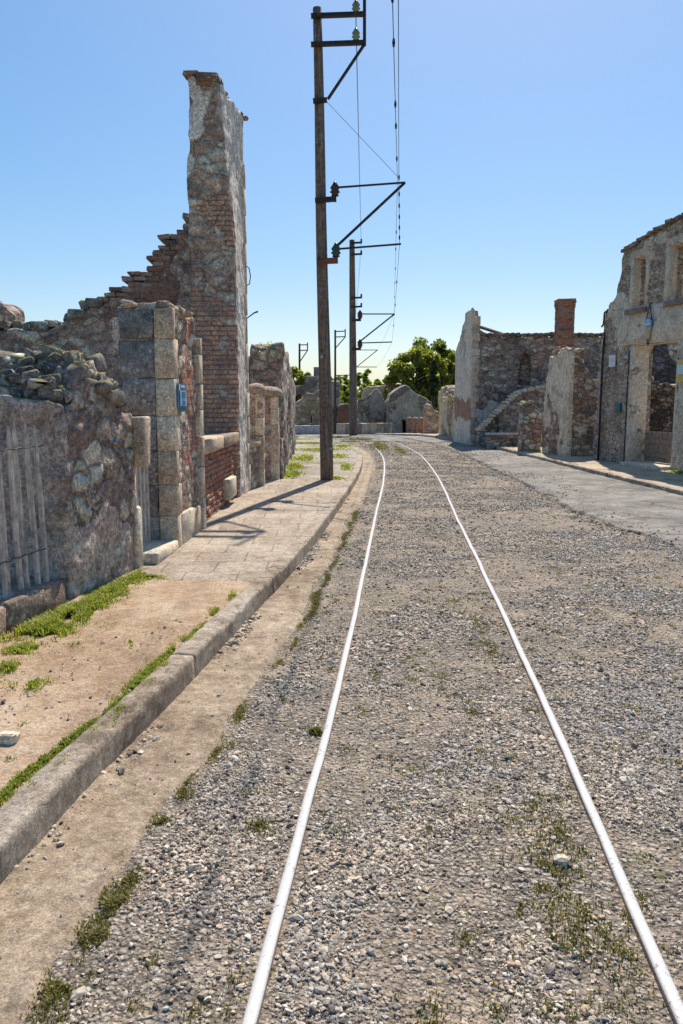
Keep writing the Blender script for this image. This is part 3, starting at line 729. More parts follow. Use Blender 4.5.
for n, y0, y1, mean, sg, sd in ((170000, 1.2, 4.2, .0047, .42, 1), (11000, 1.2, 5.5, .0088, .28, 2), (120000, 4, 9, .0068, .4, 3), (8000, 5, 12, .0125, .3, 4), (40000, 8.5, 20, .0115, .35, 5), (15000, 17, 30, .016, .3, 6)):
    x, y = scatter(n, y0, y1, lambda y: np.maximum(xG(y) + .02, -FX * y - .3), lambda y: np.minimum(xA(y) + .05, FX * y + .5), .8 if y1 > 6 else 1, sd, gdens)
    px_.append(x); py_.append(y); pr_.append(np.clip(.93 * mean * np.exp(RNG.normal(0, sg, len(x))), .0022, .021))
x, y, r = map(np.concatenate, (px_, py_, pr_))
rz = bedz(x, y)
xs_, ys_ = scatter(14000, 5, 28, lambda y: xA(y) - .1, lambda y: xA(y) + 1.3, .9, 55, lambda x, y: np.exp(-np.maximum(x - xA(y), 0) * 3.2) * (.35 + .65 * (fbm(x, y, 0, 1.1, 3, 57) > 0)))
x, y, rz = np.r_[x, xs_], np.r_[y, ys_], np.r_[rz, np.full(len(xs_), .038)]; r = np.r_[r, np.clip(.009 * np.exp(RNG.normal(0, .4, len(xs_))), .003, .02)]
struct(pebbles('gravel', x, y, rz, r, M_PEB, 3), 'stuff')
# crumbs along the foot of the kerb and on the earth footway
x, y = scatter(4200, 1.4, 12, lambda y: xK(y), lambda y: xK(y) + .09, .9, 7, lambda x, y: np.clip(1.3 * (fbm(x*0, y, 0, 1.2, 3, 51) + .35) * (1.3 - (x - xK(y)) / .09), 0, 1))
x2, y2 = scatter(1500, 1.6, 6, lambda y: -2.6 + 0*y, lambda y: xK(y) - .15, 1, 8, lambda x, y: .3 + .7 * (fbm(x, y, 0, 2, 3, 52) > .3))
x3, y3 = scatter(260, 1.6, 12, lambda y: xK(y) + .05, lambda y: xG(y), 1, 9)
z = np.r_[x*0 + .018, x2*0 + .124, x3*0 + .016]
r = np.clip(.008 * np.exp(RNG.normal(0, .45, len(z))), .003, .024)
r[len(x):len(x)+len(x2)] *= .62; r[-len(x3):] *= .6
struct(pebbles('rubble_crumbs', np.r_[x, x2, x3], np.r_[y, y2, y3], z, r, M_PEB, 4), 'stuff')
def stone_thing(px, py, z, r, label, seed):
    p = g(px, py, z); mb = MB(); rng = np.random.default_rng(seed)
    th = TV / np.linalg.norm(TV, axis=1)[:, None] * (1 + rng.normal(0, .07, (TN, 1))) * np.array(r)
    mb.add(th + np.array([p[0], p[1], z + r[2] * .55]), TF)
    top(mb.build('loose_stone', M_QUOINL, smooth=False), label, 'stone')
stone_thing(8, 742, .125, (.055, .04, .03), 'pale fist-sized stone lying on the bare earth footway', 1)
stone_thing(561, 864, .004, (.028, .022, .02), 'largest dark grey stone lying in weeds beside the carriageway-side rail', 2)

# ------------------------------------------------------------------ grass and weeds
def blades(name, spots, mat, seed, lean=.8):
    """spots: (x, y, z, radius_x, radius_y, count, height, width)"""
    rng = np.random.default_rng(seed); Vs = []; n_ = 0
    for (cx, cy, cz, rx, ry, n, h, w) in spots:
        n = int(n); a = rng.uniform(0, 2*math.pi, n); rr = np.minimum(np.abs(rng.normal(0, .62, n)), 1.7) * (1 + .35 * np.sin(a * 3 + cx * 9) + .2 * np.sin(a * 5 + cy * 7))
        x = cx + rx * rr * np.cos(a); y = cy + ry * rr * np.sin(a)
        keep = fbm(x, y, 0, 11, 3, seed) > -.25 + .35 * (rr - .5); x, y = x[keep], y[keep]; n = len(x)
        hh = h * rng.uniform(.25, 1.25, n) * np.clip(1.1 - .45 * rr[keep], .3, 1); d = rng.uniform(0, 2*math.pi, n); ln = hh * lean * rng.uniform(.1, 1.3, n)
        ww = w * rng.uniform(.6, 1.3, n)
        q = np.stack([-np.sin(d), np.cos(d)], 1); dv = np.stack([np.cos(d), np.sin(d)], 1)
        b = np.stack([x, y], 1); zz = np.full(n, cz)
        P = [np.c_[b - q * ww[:, None] * .35, zz - .004], np.c_[b + q * ww[:, None] * .35, zz - .004],
             np.c_[b + q * ww[:, None] * .5 + dv * ln[:, None] * .55, zz + hh * .62], np.c_[b - q * ww[:, None] * .5 + dv * ln[:, None] * .55, zz + hh * .62],
             np.c_[b + dv * ln[:, None], zz + hh * .85]]
        Vs.append(np.stack(P, 1))
    V = np.concatenate(Vs); n = len(V); k = np.arange(n)[:, None] * 5
    mb = MB(); mb.add(V.reshape(-1, 3), k + np.array([[0, 1, 2, 3]]), k + np.array([[3, 2, 4]]))
    return struct(mb.build(name, mat, loc=(0, 0, 0)), 'stuff')
sp = []
for (px, py, rx, ry, n, h) in ((45, 628, .16, .22, 2600, .055), (75, 612, .16, .3, 2600, .05), (110, 592, .14, .35, 2300, .045), (135, 578, .1, .25, 1300, .05), (20, 650, .12, .12, 350, .03),
                               (88, 605, .12, .2, 1200, .05), (8, 668, .1, .1, 200, .03), (150, 578, .16, .1, 500, .03), (30, 685, .1, .08, 160, .025)):
    p = g(px, py, .125); sp.append((p[0], p[1], .125, rx, ry, n * 3.2, h, .0065))
for (px, py, n) in ((95, 735, 230), (120, 712, 260), (150, 685, 300), (165, 668, 300), (190, 640, 220), (215, 612, 160), (60, 768, 160), (30, 790, 120), (232, 597, 120)):
    p = g(px, py, .125); sp.append((p[0], p[1], .127, .035, .2, n * 2.6, .024, .005))
for yy in np.arange(2.3, 6, .07):
    k = float(fbm(yy, 4.4, 0, .9, 3, 67))
    if k > -.3: sp.append((xK(yy) - .165 - .02 * math.sin(yy * 5), yy, .117, .022 + .03 * max(k, 0), .06, 260 + 420 * max(k, 0), .022, .0048))
for k in range(60):
    yy = RNG.uniform(2.2, 5.6) if k else 3; sp.append((RNG.uniform(-2.5, xK(yy) - .25), yy, .124, .03, .03, 26, .014, .005))
blades('grass', sp, M_GRASS, 61)
sp = []
for (px, py, rx, ry, n, h) in ((112, 905, .05, .07, 1100, .020), (98, 935, .045, .05, 900, .018), (130, 880, .05, .09, 420, .018), (60, 985, .06, .06, 420, .02), (185, 790, .05, .2, 520, .014), (215, 752, .05, .2, 520, .014), (240, 712, .05, .2, 420, .014),
                               (285, 625, .045, .22, 600, .025), (318, 570, .05, .35, 600, .025), (160, 825, .05, .1, 500, .02), (316, 732, .05, .05, 420, .03), (258, 828, .08, .08, 260, .014)):
    p = g(px, py, 0); sp.append((p[0], p[1], bedz(np.array([p[0]]), np.array([p[1]]))[0], rx * 1.15, ry * 1.2, n * 2.2, h, .0045))
for yy in np.arange(1.7, 11, .11):
    k = float(fbm(yy, 2.2, 0, .8, 3, 66))
    if k > -.35: sp.append((xG(yy) + .03 + .02 * math.sin(yy * 7), yy, .006, .03 + .03 * max(k, 0), .09, 190 + 300 * max(k, 0), .011, .0042))
blades('weeds', sp, M_MOSSG, 62)
sp = []
for (px, py, rx, ry, n, h) in ((545, 870, .1, .3, 1500, .012), (560, 835, .1, .25, 900, .012), (590, 930, .12, .18, 1000, .012), (520, 905, .12, .2, 600, .01), (490, 648, .12, .25, 900, .016), (475, 622, .12, .25, 900, .016),
                               (440, 772, .25, .3, 600, .01), (360, 660, .2, .3, 300, .01), (430, 830, .2, .3, 500, .01), (250, 800, .1, .15, 400, .012), (455, 602, .25, .25, 400, .012), (545, 628, .2, .4, 400, .012),
                               (570, 955, .12, .12, 700, .012), (500, 820, .2, .3, 500, .01), (340, 835, .1, .15, 250, .01), (430, 530, .1, .5, 300, .015)):
    p = g(px, py, 0); sp.append((p[0], p[1], bedz(np.array([p[0]]), np.array([p[1]]))[0] + .002, rx * 1.7, ry * 1.5, n * .85, h, .005))
for (x, y, rx, ry, n) in ((1.2, 26, .35, 2.4, 2600), (.6, 30.5, .8, 1.3, 2600), (1.75, 24, .15, 2, 900), (-.3, 32, 1.1, .8, 1800)):
    sp.append((x, y, .01, rx, ry, n, .05, .03))
for k in range(420):
    yy = 1.6 + 9 * RNG.random() ** 1.5; xx = RNG.uniform(max(xG(yy) + .05, -.47 * yy), min(3.2, .47 * yy))
    if float(fbm(xx, yy, 0, .8, 3, 68)) > -.05 - .25 * (.55 < xx < 1.05):
        sp.append((xx, yy, float(bedz(np.array([xx]), np.array([yy]))[0]) + .002, .05 + .05 * RNG.random(), .06 + .06 * RNG.random(), 40 + 90 * RNG.random(), .009, .0045))
blades('weeds', sp, M_MOSSG, 63)
sp = []
for (x, y, rx, ry, n) in ((-.95, 14.7, .25, .7, 1600), (-1.0, 16.6, .22, 1.0, 1700), (-.9, 19, .3, 1.1, 1700), (-.55, 22.2, .8, .7, 2400), (-.1, 19.4, .35, 1.1, 900), (-.1, 13.9, .25, .2, 420), (-.9, 25.5, 1.1, .6, 2400),
                         (.05, 23.9, .35, .9, 900), (-2.2, 28.3, 1.6, .6, 1800), (.1, 16.4, .15, .9, 500)):
    sp.append((x, y, .125, rx, ry, n, .06, .025))
blades('grass', sp, M_GRASS, 64)
sp = []
for (x, y, rx, ry, n) in ((5.35, 23.2, .5, .15, 500), (6.45, 15.2, .2, .5, 500), (4.9, 26, .5, .2, 300), (5.3, 21.8, .3, .15, 300)):
    sp.append((x, y, .12, rx, ry, n, .05, .02))
blades('grass', sp, M_GRASS, 65)

# ------------------------------------------------------------------ LEFT SIDE: near block
def noise_coat(lo, hi, sc=1.4, seed=0): return lambda s, t, z: sstep(lo, hi, fbm(s, t, z, sc, 4, seed))
frA = Frame((-1.87, 5.41), (-1.665, 6.50), (-1, 0))
A = thing('ruined_wall', 'thick near wall block of grey lichened render crowned by mossy broken stones beside the paling fence', 'ruined wall', frA.P(.5, .8, .1))
pA = poly([(-.1, 1.50), (.06, 1.52), (.16, 1.60), (.27, 1.77), (.48, 1.81), (.60, 1.72), (.70, 1.66), (.82, 1.46), (.95, 1.40), (1.1, 1.36)])
def profA(s, t):
    b = pA(s) + .035 * fbm(s, t, 0, 5, 3, 70)
    ledge = 1.495 + .02 * fbm(s, t, 0, 3, 2, 71)
    return np.where((s < .16 + .05 * fbm(t, 2, 0, 3, 2, 72)) , np.minimum(b, ledge), np.where(t > .75, np.minimum(b, 1.55 - .1 * (t - .75) + .05 * fbm(s, t, 0, 5, 2, 73)), b))
ruin(A, 'body', frA, (0, 1.06), (0, 1.9), (0, 2.0), M_RENDER, profA, res=.022, rough=(.024, 7), rub=(.24, .15, .022),
     coat=lambda s, t, z: np.where(s < .05, .95, sstep(-.3, .35, fbm(s, t, z, 2.2, 4, 74) - .6 * (z - .7))), seed=70)
mb = MB(); rng = np.random.default_rng(75); C = []; H = []
for k in range(150):
    s, t = rng.uniform(.13, .74), rng.uniform(.03, .8); h = np.array([rng.uniform(.035, .085), rng.uniform(.04, .09), rng.uniform(.028, .055)])
    zt = 1.62 + .22 * math.exp(-((s - .42) / .2) ** 2) * math.exp(-((t - .3) / .35) ** 2)
    C.append((s, t, zt - .12 * rng.random() ** 1.6 - .02)); H.append(h)
C += [(.42, .26, 1.80), (.38, .5, 1.79), (.62, .08, 1.76), (.86, .05, 1.50)]; H += [(.11, .12, .03), (.1, .1, .028), (.08, .06, .07), (.06, .05, .06)]
blocks(mb, C, H, frA, .04, .014, 76); mb.build('capstones', M_MOSSY, A, smooth=True)
# dressed jamb pieces at its far end
mb = MB(); blocks(mb, [(1.10, .05, .36), (1.09, .06, .80), (1.11, .0, 1.165)], [(.055, .07, .28), (.045, .05, .17), (.06, .1, .2)], frA, .018, .005, 77)
mb.build('jamb_stone', M_QUOINL, A, smooth=True)
# sill stone under the paling fence
fS = Frame((-2.22, 3.2), (-1.885, 5.36), (-1, 0))
mb = MB()
for k in range(3):
    L = fS.L / 3; blocks(mb, [((k + .5) * L, .2, .19)], [(L / 2 - .006, .2, .10)], fS, .02, .006, 78 + k)
top(mb.build('stone_sill', M_QUOIN, smooth=True), 'low worn stone sill on the ground in front of the paling fence', 'sill')
# paling fence
F_ = Frame(fS.P(.2, .10, 0)[:2], fS.P(fS.L - .06, .10, 0)[:2], (-1, 0))
fen = thing('paling_fence', 'leaning fence of split grey chestnut pales wired together on the stone sill', 'fence', F_.P(1, 0, .28))
rng = np.random.default_rng(80)
for k in range(21):
    s = F_.L - .05 - k * .093 + rng.normal(0, .006); ln = rng.normal(-.045, .009); h = 1.06 + rng.normal(0, .035); w = rng.uniform(.017, .022); t = rng.normal(0, .012)
    pts = [F_.P(s + ln * u + .008 * math.sin(5 * u + k), t, .29 + h * u) for u in (0, .25, .5, .75, .93, 1)]
    mb = MB(); mb.tube(pts, [w, w * .97, w * 1.02, w * .95, w * .85, w * .2], 6); mb.build('pale', M_WOODG, fen)
for z in (.52, 1.2):
    mb = MB(); mb.tube([F_.P(s, -.024 + .008 * math.sin(s * 60), z + .004 * math.sin(s * 47)) for s in np.linspace(0, F_.L, 70)], .0035, 5); mb.build('wire', M_IRON, fen)

# ------------------------------------------------------------------ gateway with a few palings, then the tall pier
frP = Frame((-1.525, 7.31), (-1.475, 8.54), (-1, 0))
fg = Frame((-1.80, 6.66), (-1.755, 7.27), (-1, 0))
gate = thing('wooden_gate', 'narrow grey picket gate standing in the gap before the tall stone pier', 'gate', fg.P(.3, 0, .14))
for k in range(6):
    s = .04 + k * .1; h = 1.0 + rng.normal(0, .04)
    mb = MB(); mb.box(fg.P(s, 0, .16 + h / 2), (.026, .011, h / 2), fg.ax()); mb.build('picket', M_WOODG, gate)
for z in (.42, .95):
    mb = MB(); mb.box(fg.P(.29, .028, z), (.3, .015, .035), fg.ax()); mb.build('rail', M_WOODG, gate)
mb = MB(); blocks(mb, [(-.38, .2, .17)], [(.36, .22, .055)], frP, .015, .004, 83)
top(mb.build('stone_threshold', M_QUOINL, smooth=True), 'worn stone threshold in the gap between the near wall block and the tall pier', 'step')

PI_ = thing('stone_pier', 'tall square granite block pier with a blue plaque and brick patches on its street side', 'pier', frP.P(.6, .26, .13))
pP = ragged([(-.1, 2.33), (.3, 2.36), (.7, 2.33), (.98, 2.30), (1.03, 2.16), (1.3, 2.14)], .03, 5, 0, 84)
ruin(PI_, 'body', frP, (.05, 1.22), (.03, .47), (0, 2.6), M_PIER, pP, res=.02, rough=(.016, 5), rub=(.2, .12, .026),
     coat=lambda s, t, z: np.where(s < .1, 1., sstep(.3, .6, fbm(s, t, z, 2, 3, 85))),
     brick=lambda s, t, z: sstep(.0, .35, fbm(s, t, z, 2.2, 3, 86) + .8 - 2.2 * np.abs(s - .78) - 1.3 * np.abs(z - 1.25)) * (t < .12), seed=84)
rng = np.random.default_rng(87)
mbq = MB(); mbf = MB(); z = .12; k = 0
while z < 2.26:
    h = rng.uniform(.27, .36); h = min(h, 2.33 - z)
    w = (.2 if k % 2 else .12) + rng.uniform(-.02, .03)
    blocks(mbq, [(w / 2 - .005, .07, z + h / 2)], [(w / 2, .085, h / 2 - .0018)], frP, .007, .002, 200 + k)          # corner stones, street side
    w2 = .30 if k % 2 else .26
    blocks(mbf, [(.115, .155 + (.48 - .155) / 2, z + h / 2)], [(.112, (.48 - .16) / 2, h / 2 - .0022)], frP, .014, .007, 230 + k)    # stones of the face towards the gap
    z += h; k += 1
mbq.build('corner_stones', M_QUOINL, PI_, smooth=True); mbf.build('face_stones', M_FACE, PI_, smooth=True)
mb = MB(); z = .12; k = 0
while z < 2.08:
    h = min(rng.uniform(.26, .36), 2.14 - z); w = .17 if k % 2 else .11
    blocks(mb, [(1.23 - w / 2, .12, z + h / 2)], [(w / 2, .135, h / 2 - .004)], frP, .007, .002, 260 + k); z += h; k += 1
mb.build('corner_stones', M_QUOINL, PI_, smooth=True)
mb = MB(); C = [(rng.uniform(.05, .9), rng.uniform(.06, .5), 2.34) for _ in range(16)]; blocks(mb, C, [(rng.uniform(.05, .12), rng.uniform(.05, .1), rng.uniform(.02, .05)) for _ in C], frP, .02, .008, 88)
mb.build('capstones', M_QUOIN, PI_, smooth=True)
mb = MB(); blocks(mb, [(.45, .05, .28), (.86, .05, .27)], [(.25, .06, .15), (.16, .06, .14)], frP, .012, .003, 89); mb.build('base_stones', M_QUOINL, PI_, smooth=True)
# plaque
s, z = frP.hit(179.5, 396)
pq = thing('street_plaque', 'small blue and white enamel plaque fixed to the tall granite pier', 'plaque', frP.P(s, -.03, z - .11))
mb = MB(); mb.box(frP.P(s, -.022, z), (.17, .006, .115), frP.ax()); mb.build('plate', M_BLUE, pq)
mb = MB(); mb.box(frP.P(s + .01, -.034, z - .02), (.12, .003, .07), frP.ax()); mb.build('panel', M_PALEB, pq)
mb = MB(); mb.box(frP.P(s + .01, -.040, z + .01), (.06, .002, .03), frP.ax()); mb.box(frP.P(s + .01, -.040, z - .065), (.055, .002, .018), frP.ax()); mb.build('mark', M_BLUE, pq)
mb = MB(); mb.box(frP.P(s, -.034, z + .088), (.07, .003, .011), frP.ax()); mb.box(frP.P(s - .13, -.034, z + .078), (.018, .003, .028), frP.ax()); mb.build('white_mark', M_SIGNW, pq)
mb = MB(); mb.box(frP.P(s, -.03, z - .127), (.13, .005, .015), frP.ax()); mb.build('lower_edge', M_GREENP, pq)

# ------------------------------------------------------------------ brick parapet with stone sill
frB = Frame((-1.55, 8.57), (-1.50, 11.16), (-1, 0))
BP = thing('brick_parapet', 'low red brick wall under a stone sill between granite pier and tallest wall', 'low wall', frB.P(1.3, .15, .13))
def bricks(mb, fr, s0, s1, z0, prof, t0, th, seed, bl=.22, bh=.065, gap=.008, keep=None, jit=.003, rnd=.008):
    rng = np.random.default_rng(seed); C = []; H = []; z = z0; k = 0
    while True:
        s = s0 - (bl / 2 if k % 2 else 0); any_ = False
        while s < s1:
            a, b = max(s, s0), min(s + bl, s1); m = (a + b) / 2
            if b - a > .03 and z + bh * .6 < prof(m):
                any_ = True
                if keep is None or keep(m, z):
                    C.append((m, t0 + th / 2 + rng.normal(0, .005), z + bh / 2)); H.append(((b - a - gap) / 2, th / 2, (bh - gap) / 2))
            s += bl
        z += bh; k += 1
        if not any_: break
    blocks(mb, C, H, fr, rnd, jit, seed)
mb = MB(); bricks(mb, frB, 0, frB.L, .1, lambda s: .92, 0, .24, 90); mb.build('bricks', M_BRICK, BP, smooth=True)
mb = MB(); mb.box(frB.P(frB.L / 2, .125, .5), (frB.L / 2 - .01, .108, .43), frB.ax()); mb.build('mortar', M_MORTAR, BP)
mb = MB(); blocks(mb, [(frB.L * .25, .1, .985), (frB.L * .75, .1, .985)], [(frB.L / 4 - .004, .19, .075)] * 2, frB, .02, .006, 91); mb.build('sill', M_QUOIN, BP, smooth=True)
s, z = frB.hit(227, 510)
mb = MB(); blocks(mb, [(s, -.04, .36)], [(.28, .05, .13)], frB, .012, .003, 92)
top(mb.build('stone_block', M_QUOINL, smooth=True), 'pale upright stone block set against the foot of the brick parapet', 'stone')

# ------------------------------------------------------------------ tall wall end ("tower") and its stepped gable
frT = Frame((-1.455, 11.22), (-1.405, 12.1), (-1, 0))
TW = thing('wall_end', 'tallest fragment of ruined house wall, brick below and rough stone above, with tiles on top', 'ruined wall', frT.P(.4, .3, .13))
ztop = at(215, 74, 11.25)[2]; zlow = frT.hit(244, 118)[1]
pT = poly([(-.1, ztop + .02), (.12, ztop), (.3, ztop - .12), (.88, zlow)])
def profT(s, t): return pT(s) + .05 * fbm(s, t, 0, 6, 3, 95) - .10 * sstep(.15, .3, t) * (s < .5) + .12 * sstep(.42, .5, t) * (s < .4)
zb1 = at(215, 325, 11.22)[2]
def extraT(S, T, Z, f):
    ofs = .035 * sstep(ztop - .95, ztop - 1.05, Z) - .02 + .014 * fbm(T * 0, S * 0, Z, 3.5, 3, 96)     # a set-off part of the way up
    f = np.minimum(f, T - .2 * sstep(3.2, 6.0, Z) * np.clip(1 - S / .85, 0, 1))
    return np.minimum(f, .60 + ofs - T)
ruin(TW, 'body', frT, (0, .88), (0, .66), (.0, ztop + .3), M_TOWER, profT, res=.026, rough=(.009, 7), rub=(.25, .16, .03), extra=extraT,
     coat=lambda s, t, z: np.maximum(sstep(.05, .12, s) * (t < .3) * 1.0, .9 * sstep(.3, .5, fbm(s, t, z, 1.3, 3, 98)) * (z > zb1 + 1.2) * (t > .1)),
     brick=lambda s, t, z: np.maximum(sstep(zb1 + .25, zb1 - .15, z + .3 * fbm(s, t, z, 3, 2, 99)), sstep(.3, .46, fbm(s * .5, t * .5, z, 2.2, 2, 100)) * .9) * (s < .12), seed=94)
# quoin blocks on its far edge, pieces of tile on the raking top
mb = MB(); rng = np.random.default_rng(101); z = .14; k = 0
while z < zlow - 1.0:
    h = rng.uniform(.26, .42); w = .2 if k % 2 else .1
    blocks(mb, [(.90 - w / 2, .08, z + h / 2)], [(w / 2, .10, h / 2 - .005)], frT, .01, .003, 300 + k); z += h; k += 1
mb.build('corner_stones', M_QUOINL, TW, smooth=True)
mb = MB(); C = []; H = []
for k in range(13):
    s = .1 + k * .065
    for t in (.0, .17, .33): C.append((s, .1 + .2 * (1 - s / .85) + t * (.6 + .4 * s) + rng.normal(0, .02), pT(s) - .01 + rng.normal(0, .012))); H.append((.045, .09, .02))
blocks(mb, C, H, frT, .008, .006, 102); mb.build('coping_tiles', M_TILE, TW, smooth=False)
mb = MB(); blocks(mb, [(.06, .53, ztop + .02), (.08, .36, ztop - .10), (.06, .30, ztop - .06)], [(.1, .11, .025), (.12, .1, .05), (.14, .14, .05)], frT, .01, .008, 103); mb.build('capstones', M_BRICKW, TW, smooth=True)
# iron hook and lamp arm left on it
p0 = at(246, 286, 12.05); p1 = at(246, 266, 12.05)
mb = MB(); mb.tube([p0, at(249.5, 284, 12.05), at(250.5, 276, 12.05), at(249, 268, 12.05), p1], .008, 6)
top(mb.build('iron_hook', M_IRON), 'bent iron hook high on the street side of the tallest wall', 'hook')
mb = MB(); mb.tube([at(246, 319, 12.1), at(250, 316, 12.1), at(254, 313, 12.1), at(258, 311.5, 12.1)], [.009, .009, .011, .014], 6)
top(mb.build('lamp_bracket', M_IRON), 'thin iron lamp arm sticking out of the tallest wall over the gateposts', 'bracket')

frE = Frame((-1.98, 11.34), (-7.6, 11.10), (0, 1))
GE = thing('gable_wall', 'stepped ruined gable wall of purple grey rubble and red brick climbing to the tallest wall', 'ruined wall', frE.P(2.5, .2, .13))
ptsE = [frE.hit(*p) for p in ((192, 208), (186, 216), (180, 222), (174, 229), (168, 236), (160, 239), (157, 246), (152, 258), (146, 266), (141, 275), (133, 279), (124, 284), (121, 291), (110, 293), (98, 297), (85, 302), (70, 312), (60, 315), (48, 320), (30, 324), (12, 322), (0, 322))]
ptsE = [(max(s, -.2), z) for s, z in ptsE] + [(5.8, ptsE[-1][1] - .2)]
topE = poly(ptsE)
def profE(s, t): return topE(s) - .10 + .04 * fbm(s, t, 0, 6, 3, 105)
sB = frE.hit(122, 330)[0]
ruin(GE, 'body', frE, (-.04, 5.6), (0, .42), (0, ptsE[0][1] + .3), M_BACK, profE, res=.034, rough=(.02, 6), rub=(.22, .14, .028),
     coat=lambda s, t, z: np.maximum(sstep(.0, .5, fbm(s, t, z, 1.2, 4, 106)) * (s > sB), sstep(.25, .05, s + .12 * fbm(s, t, z, 2, 3, 107)) * (z < 3.6)),
     brick=lambda s, t, z: sstep(sB + .15, sB - .1, s) * sstep(.18, .32, s + .12 * fbm(s, t, z, 3, 3, 108)), seed=104)
mb = MB(); rng = np.random.default_rng(109)
bricks(mb, frE, .02, sB + .25, 2.55, lambda s: .05 + .10 * float(fbm(np.array([s]), 3.3, 0, 2.3, 3, 113)[0]) + float(min(topE(s - .05), topE(s + .05))), -.012, .44, 110, .17, .07, .008, lambda s, z: z > topE(s) - .4, .007, .012)
mb.build('bricks', M_BRICKW, GE, smooth=True)
mb = MB(); C = []; H = []
for s in np.arange(sB + .1, 5.5, .13):
    C.append((s + rng.normal(0, .03), rng.uniform(.1, .32), topE(s) - .06 + rng.normal(0, .035))); H.append((rng.uniform(.06, .13), rng.uniform(.1, .2), rng.uniform(.04, .075)))
blocks(mb, C, H, frE, .03, .012, 111); mb.build('capstones', M_MOSSY, GE, smooth=True)
# fragment beyond it
frX = Frame(at(14, 330, 14.5)[:2], (-9, 14.4), (0, 1))
XX = thing('ruined_wall', 'rounded rubble lump showing over the far left end of the stepped gable', 'ruined wall', frX.P(.5, .3, .13))
zx = at(8, 300, 14.5)[2]
ruin(XX, 'body', frX, (0, 2.6), (0, .6), (0, zx + .2), M_BACK, ragged([(-.1, zx - .35), (.05, zx - .12), (.25, zx), (1, zx - .05), (3, zx - .5)], .06, 4, 0, 112), res=.05, rough=(.04, 3), rub=(.3, .18, .03), seed=112)

# ------------------------------------------------------------------ low wall and two round-capped gateposts, then a tall ruin
frG1 = Frame((-1.40, 12.14), (-1.27, 12.95), (-1, 0))
LW = thing('low_wall', 'low grey rubble wall between the tallest wall and the first capped gatepost', 'low wall', frG1.P(.3, .1, .13))
zz = frG1.hit(257, 441)[1]
ruin(LW, 'body', frG1, (0, .62), (0, .3), (0, zz), M_BACK, lambda s, t: zz - .08 + .02 * fbm(s, t, 0, 5, 2, 1), res=.03, rough=(.02, 4), rub=(.2, .12, .02), seed=120)
mb = MB(); blocks(mb, [(.31, .15, zz - .03)], [(.31, .18, .05)], frG1, .02, .006, 121); mb.build('coping', M_QUOIN, LW, smooth=True)
def gatepost(px0, px1, pyb, pytop, y, label, seed):
    a = at(px0, pyb, y); b = at(px1, pyb, y); w = (b[0] - a[0]); fr = Frame((b[0], y), (b[0] + .05, y + 1), (-1, 0))
    zt = at(px1, pytop, y)[2]; T = thing('gatepost', label, 'gatepost', fr.P(w / 2, w / 2, .13), 'gateposts of the capped gateway')
    ruin(T, 'shaft', fr, (0, w), (0, w * 1.25), (0, zt - .1), M_BACK, res=.025, rough=(.01, 4), rub=(.34, .26, .016), coat=lambda s, t, z: (s > w * .5) * .7, seed=seed)
    mb = MB(); z = .12; k = 0; rng = np.random.default_rng(seed)
    while z < zt - .16:
        h = min(rng.uniform(.24, .36), zt - .12 - z); blocks(mb, [(.05, .05, z + h / 2)], [(.062, .065, h / 2 - .004)], fr, .01, .003, seed + k); z += h; k += 1
    mb.build('corner_stones', M_QUOINL, T, smooth=True)
    mb = MB(); c = fr.P(w / 2, w * .6, zt - .12); n = 16; r = w * .92
    mb.lathe(c, [(r * .8, 0), (r, .03), (r * 1.02, .06), (r * .86, .11), (r * .55, .15), (.02, .17)], n); mb.build('cap', M_QUOIN, T, smooth=True)
gatepost(252, 263.5, 491, 386, 12.75, 'capped stone gatepost joined to the low grey wall', 130)
gatepost(263.5, 278, 482, 389, 13.75, 'capped stone gatepost beyond the other, before the tall ruin', 140)
frS = Frame((-1.05, 14.0), (-1.0, 14.9), (-1, 0))
ST = thing('wall_stub', 'short rubble stub just beyond the far capped gatepost', 'wall stub', frS.P(.3, .1, .13))
ruin(ST, 'body', frS, (0, .7), (0, .35), (0, frS.hit(281, 436)[1]), M_BACK, ragged([(0, frS.hit(281, 436)[1]), (1, frS.hit(281, 436)[1] - .15)], .04, 5, 0, 150), res=.035, rough=(.03, 4), rub=(.2, .14, .02), seed=150)
frH = Frame((-1.17, 16.1), (-1.22, 21.0), (-1, 0))
HH = thing('ruined_wall', 'tall round-topped rubble ruin with a weed tuft beyond the capped gateposts', 'ruined wall', frH.P(2, .3, .13))
z1 = at(275, 345, 16.6)[2]; z2 = frH.hit(291, 368)[1]
ruin(HH, 'body', frH, (0, 4.7), (0, .62), (0, z1 + .3), M_RENDER, ragged([(-.1, z1 - .12), (.1, z1 - .02), (.8, z1), (1.4, z1 - .12), (2.2, z2 + .25), (3.4, z2), (4.8, z2 - .45)], .06, 3, 0, 151), res=.045, rough=(.045, 2), rub=(.28, .18, .03), coat=noise_coat(.1, .5, 1.2, 152),
     openings=[(1.5, 2.3, -.1, 1.5, -.1, .3)], seed=151)
frH2 = Frame((-1.75, 17.2), (-5.5, 17.1), (0, 1))
z3 = at(256, 350, 17.2)[2]
ruin(HH, 'cross_wall', frH2, (0, 3.5), (0, .4), (0, z3 + .2), M_GREYFAR, ragged([(-.1, z3 - .2), (.25, z3 - .12), (.35, z3), (3.6, z3 - .1)], .04, 3, 0, 153), res=.06, rough=(.03, 2), rub=(.28, .18, .02), coat=noise_coat(-.2, .2, 1.2, 154), seed=153)
mb = MB(); c = at(268, 352, 16.3)
blades_v = []
rngk = np.random.default_rng(5)
V = []; 
for k in range(260):
    q = c + rngk.normal(0, 1, 3) * (.14, .18, .07); d = rngk.normal(0, 1, 3); d /= np.linalg.norm(d); e = np.cross(d, (0, 0, 1)); V += [q, q + d * .05 + e * .02, q + d * .09, q + d * .05 - e * .02]
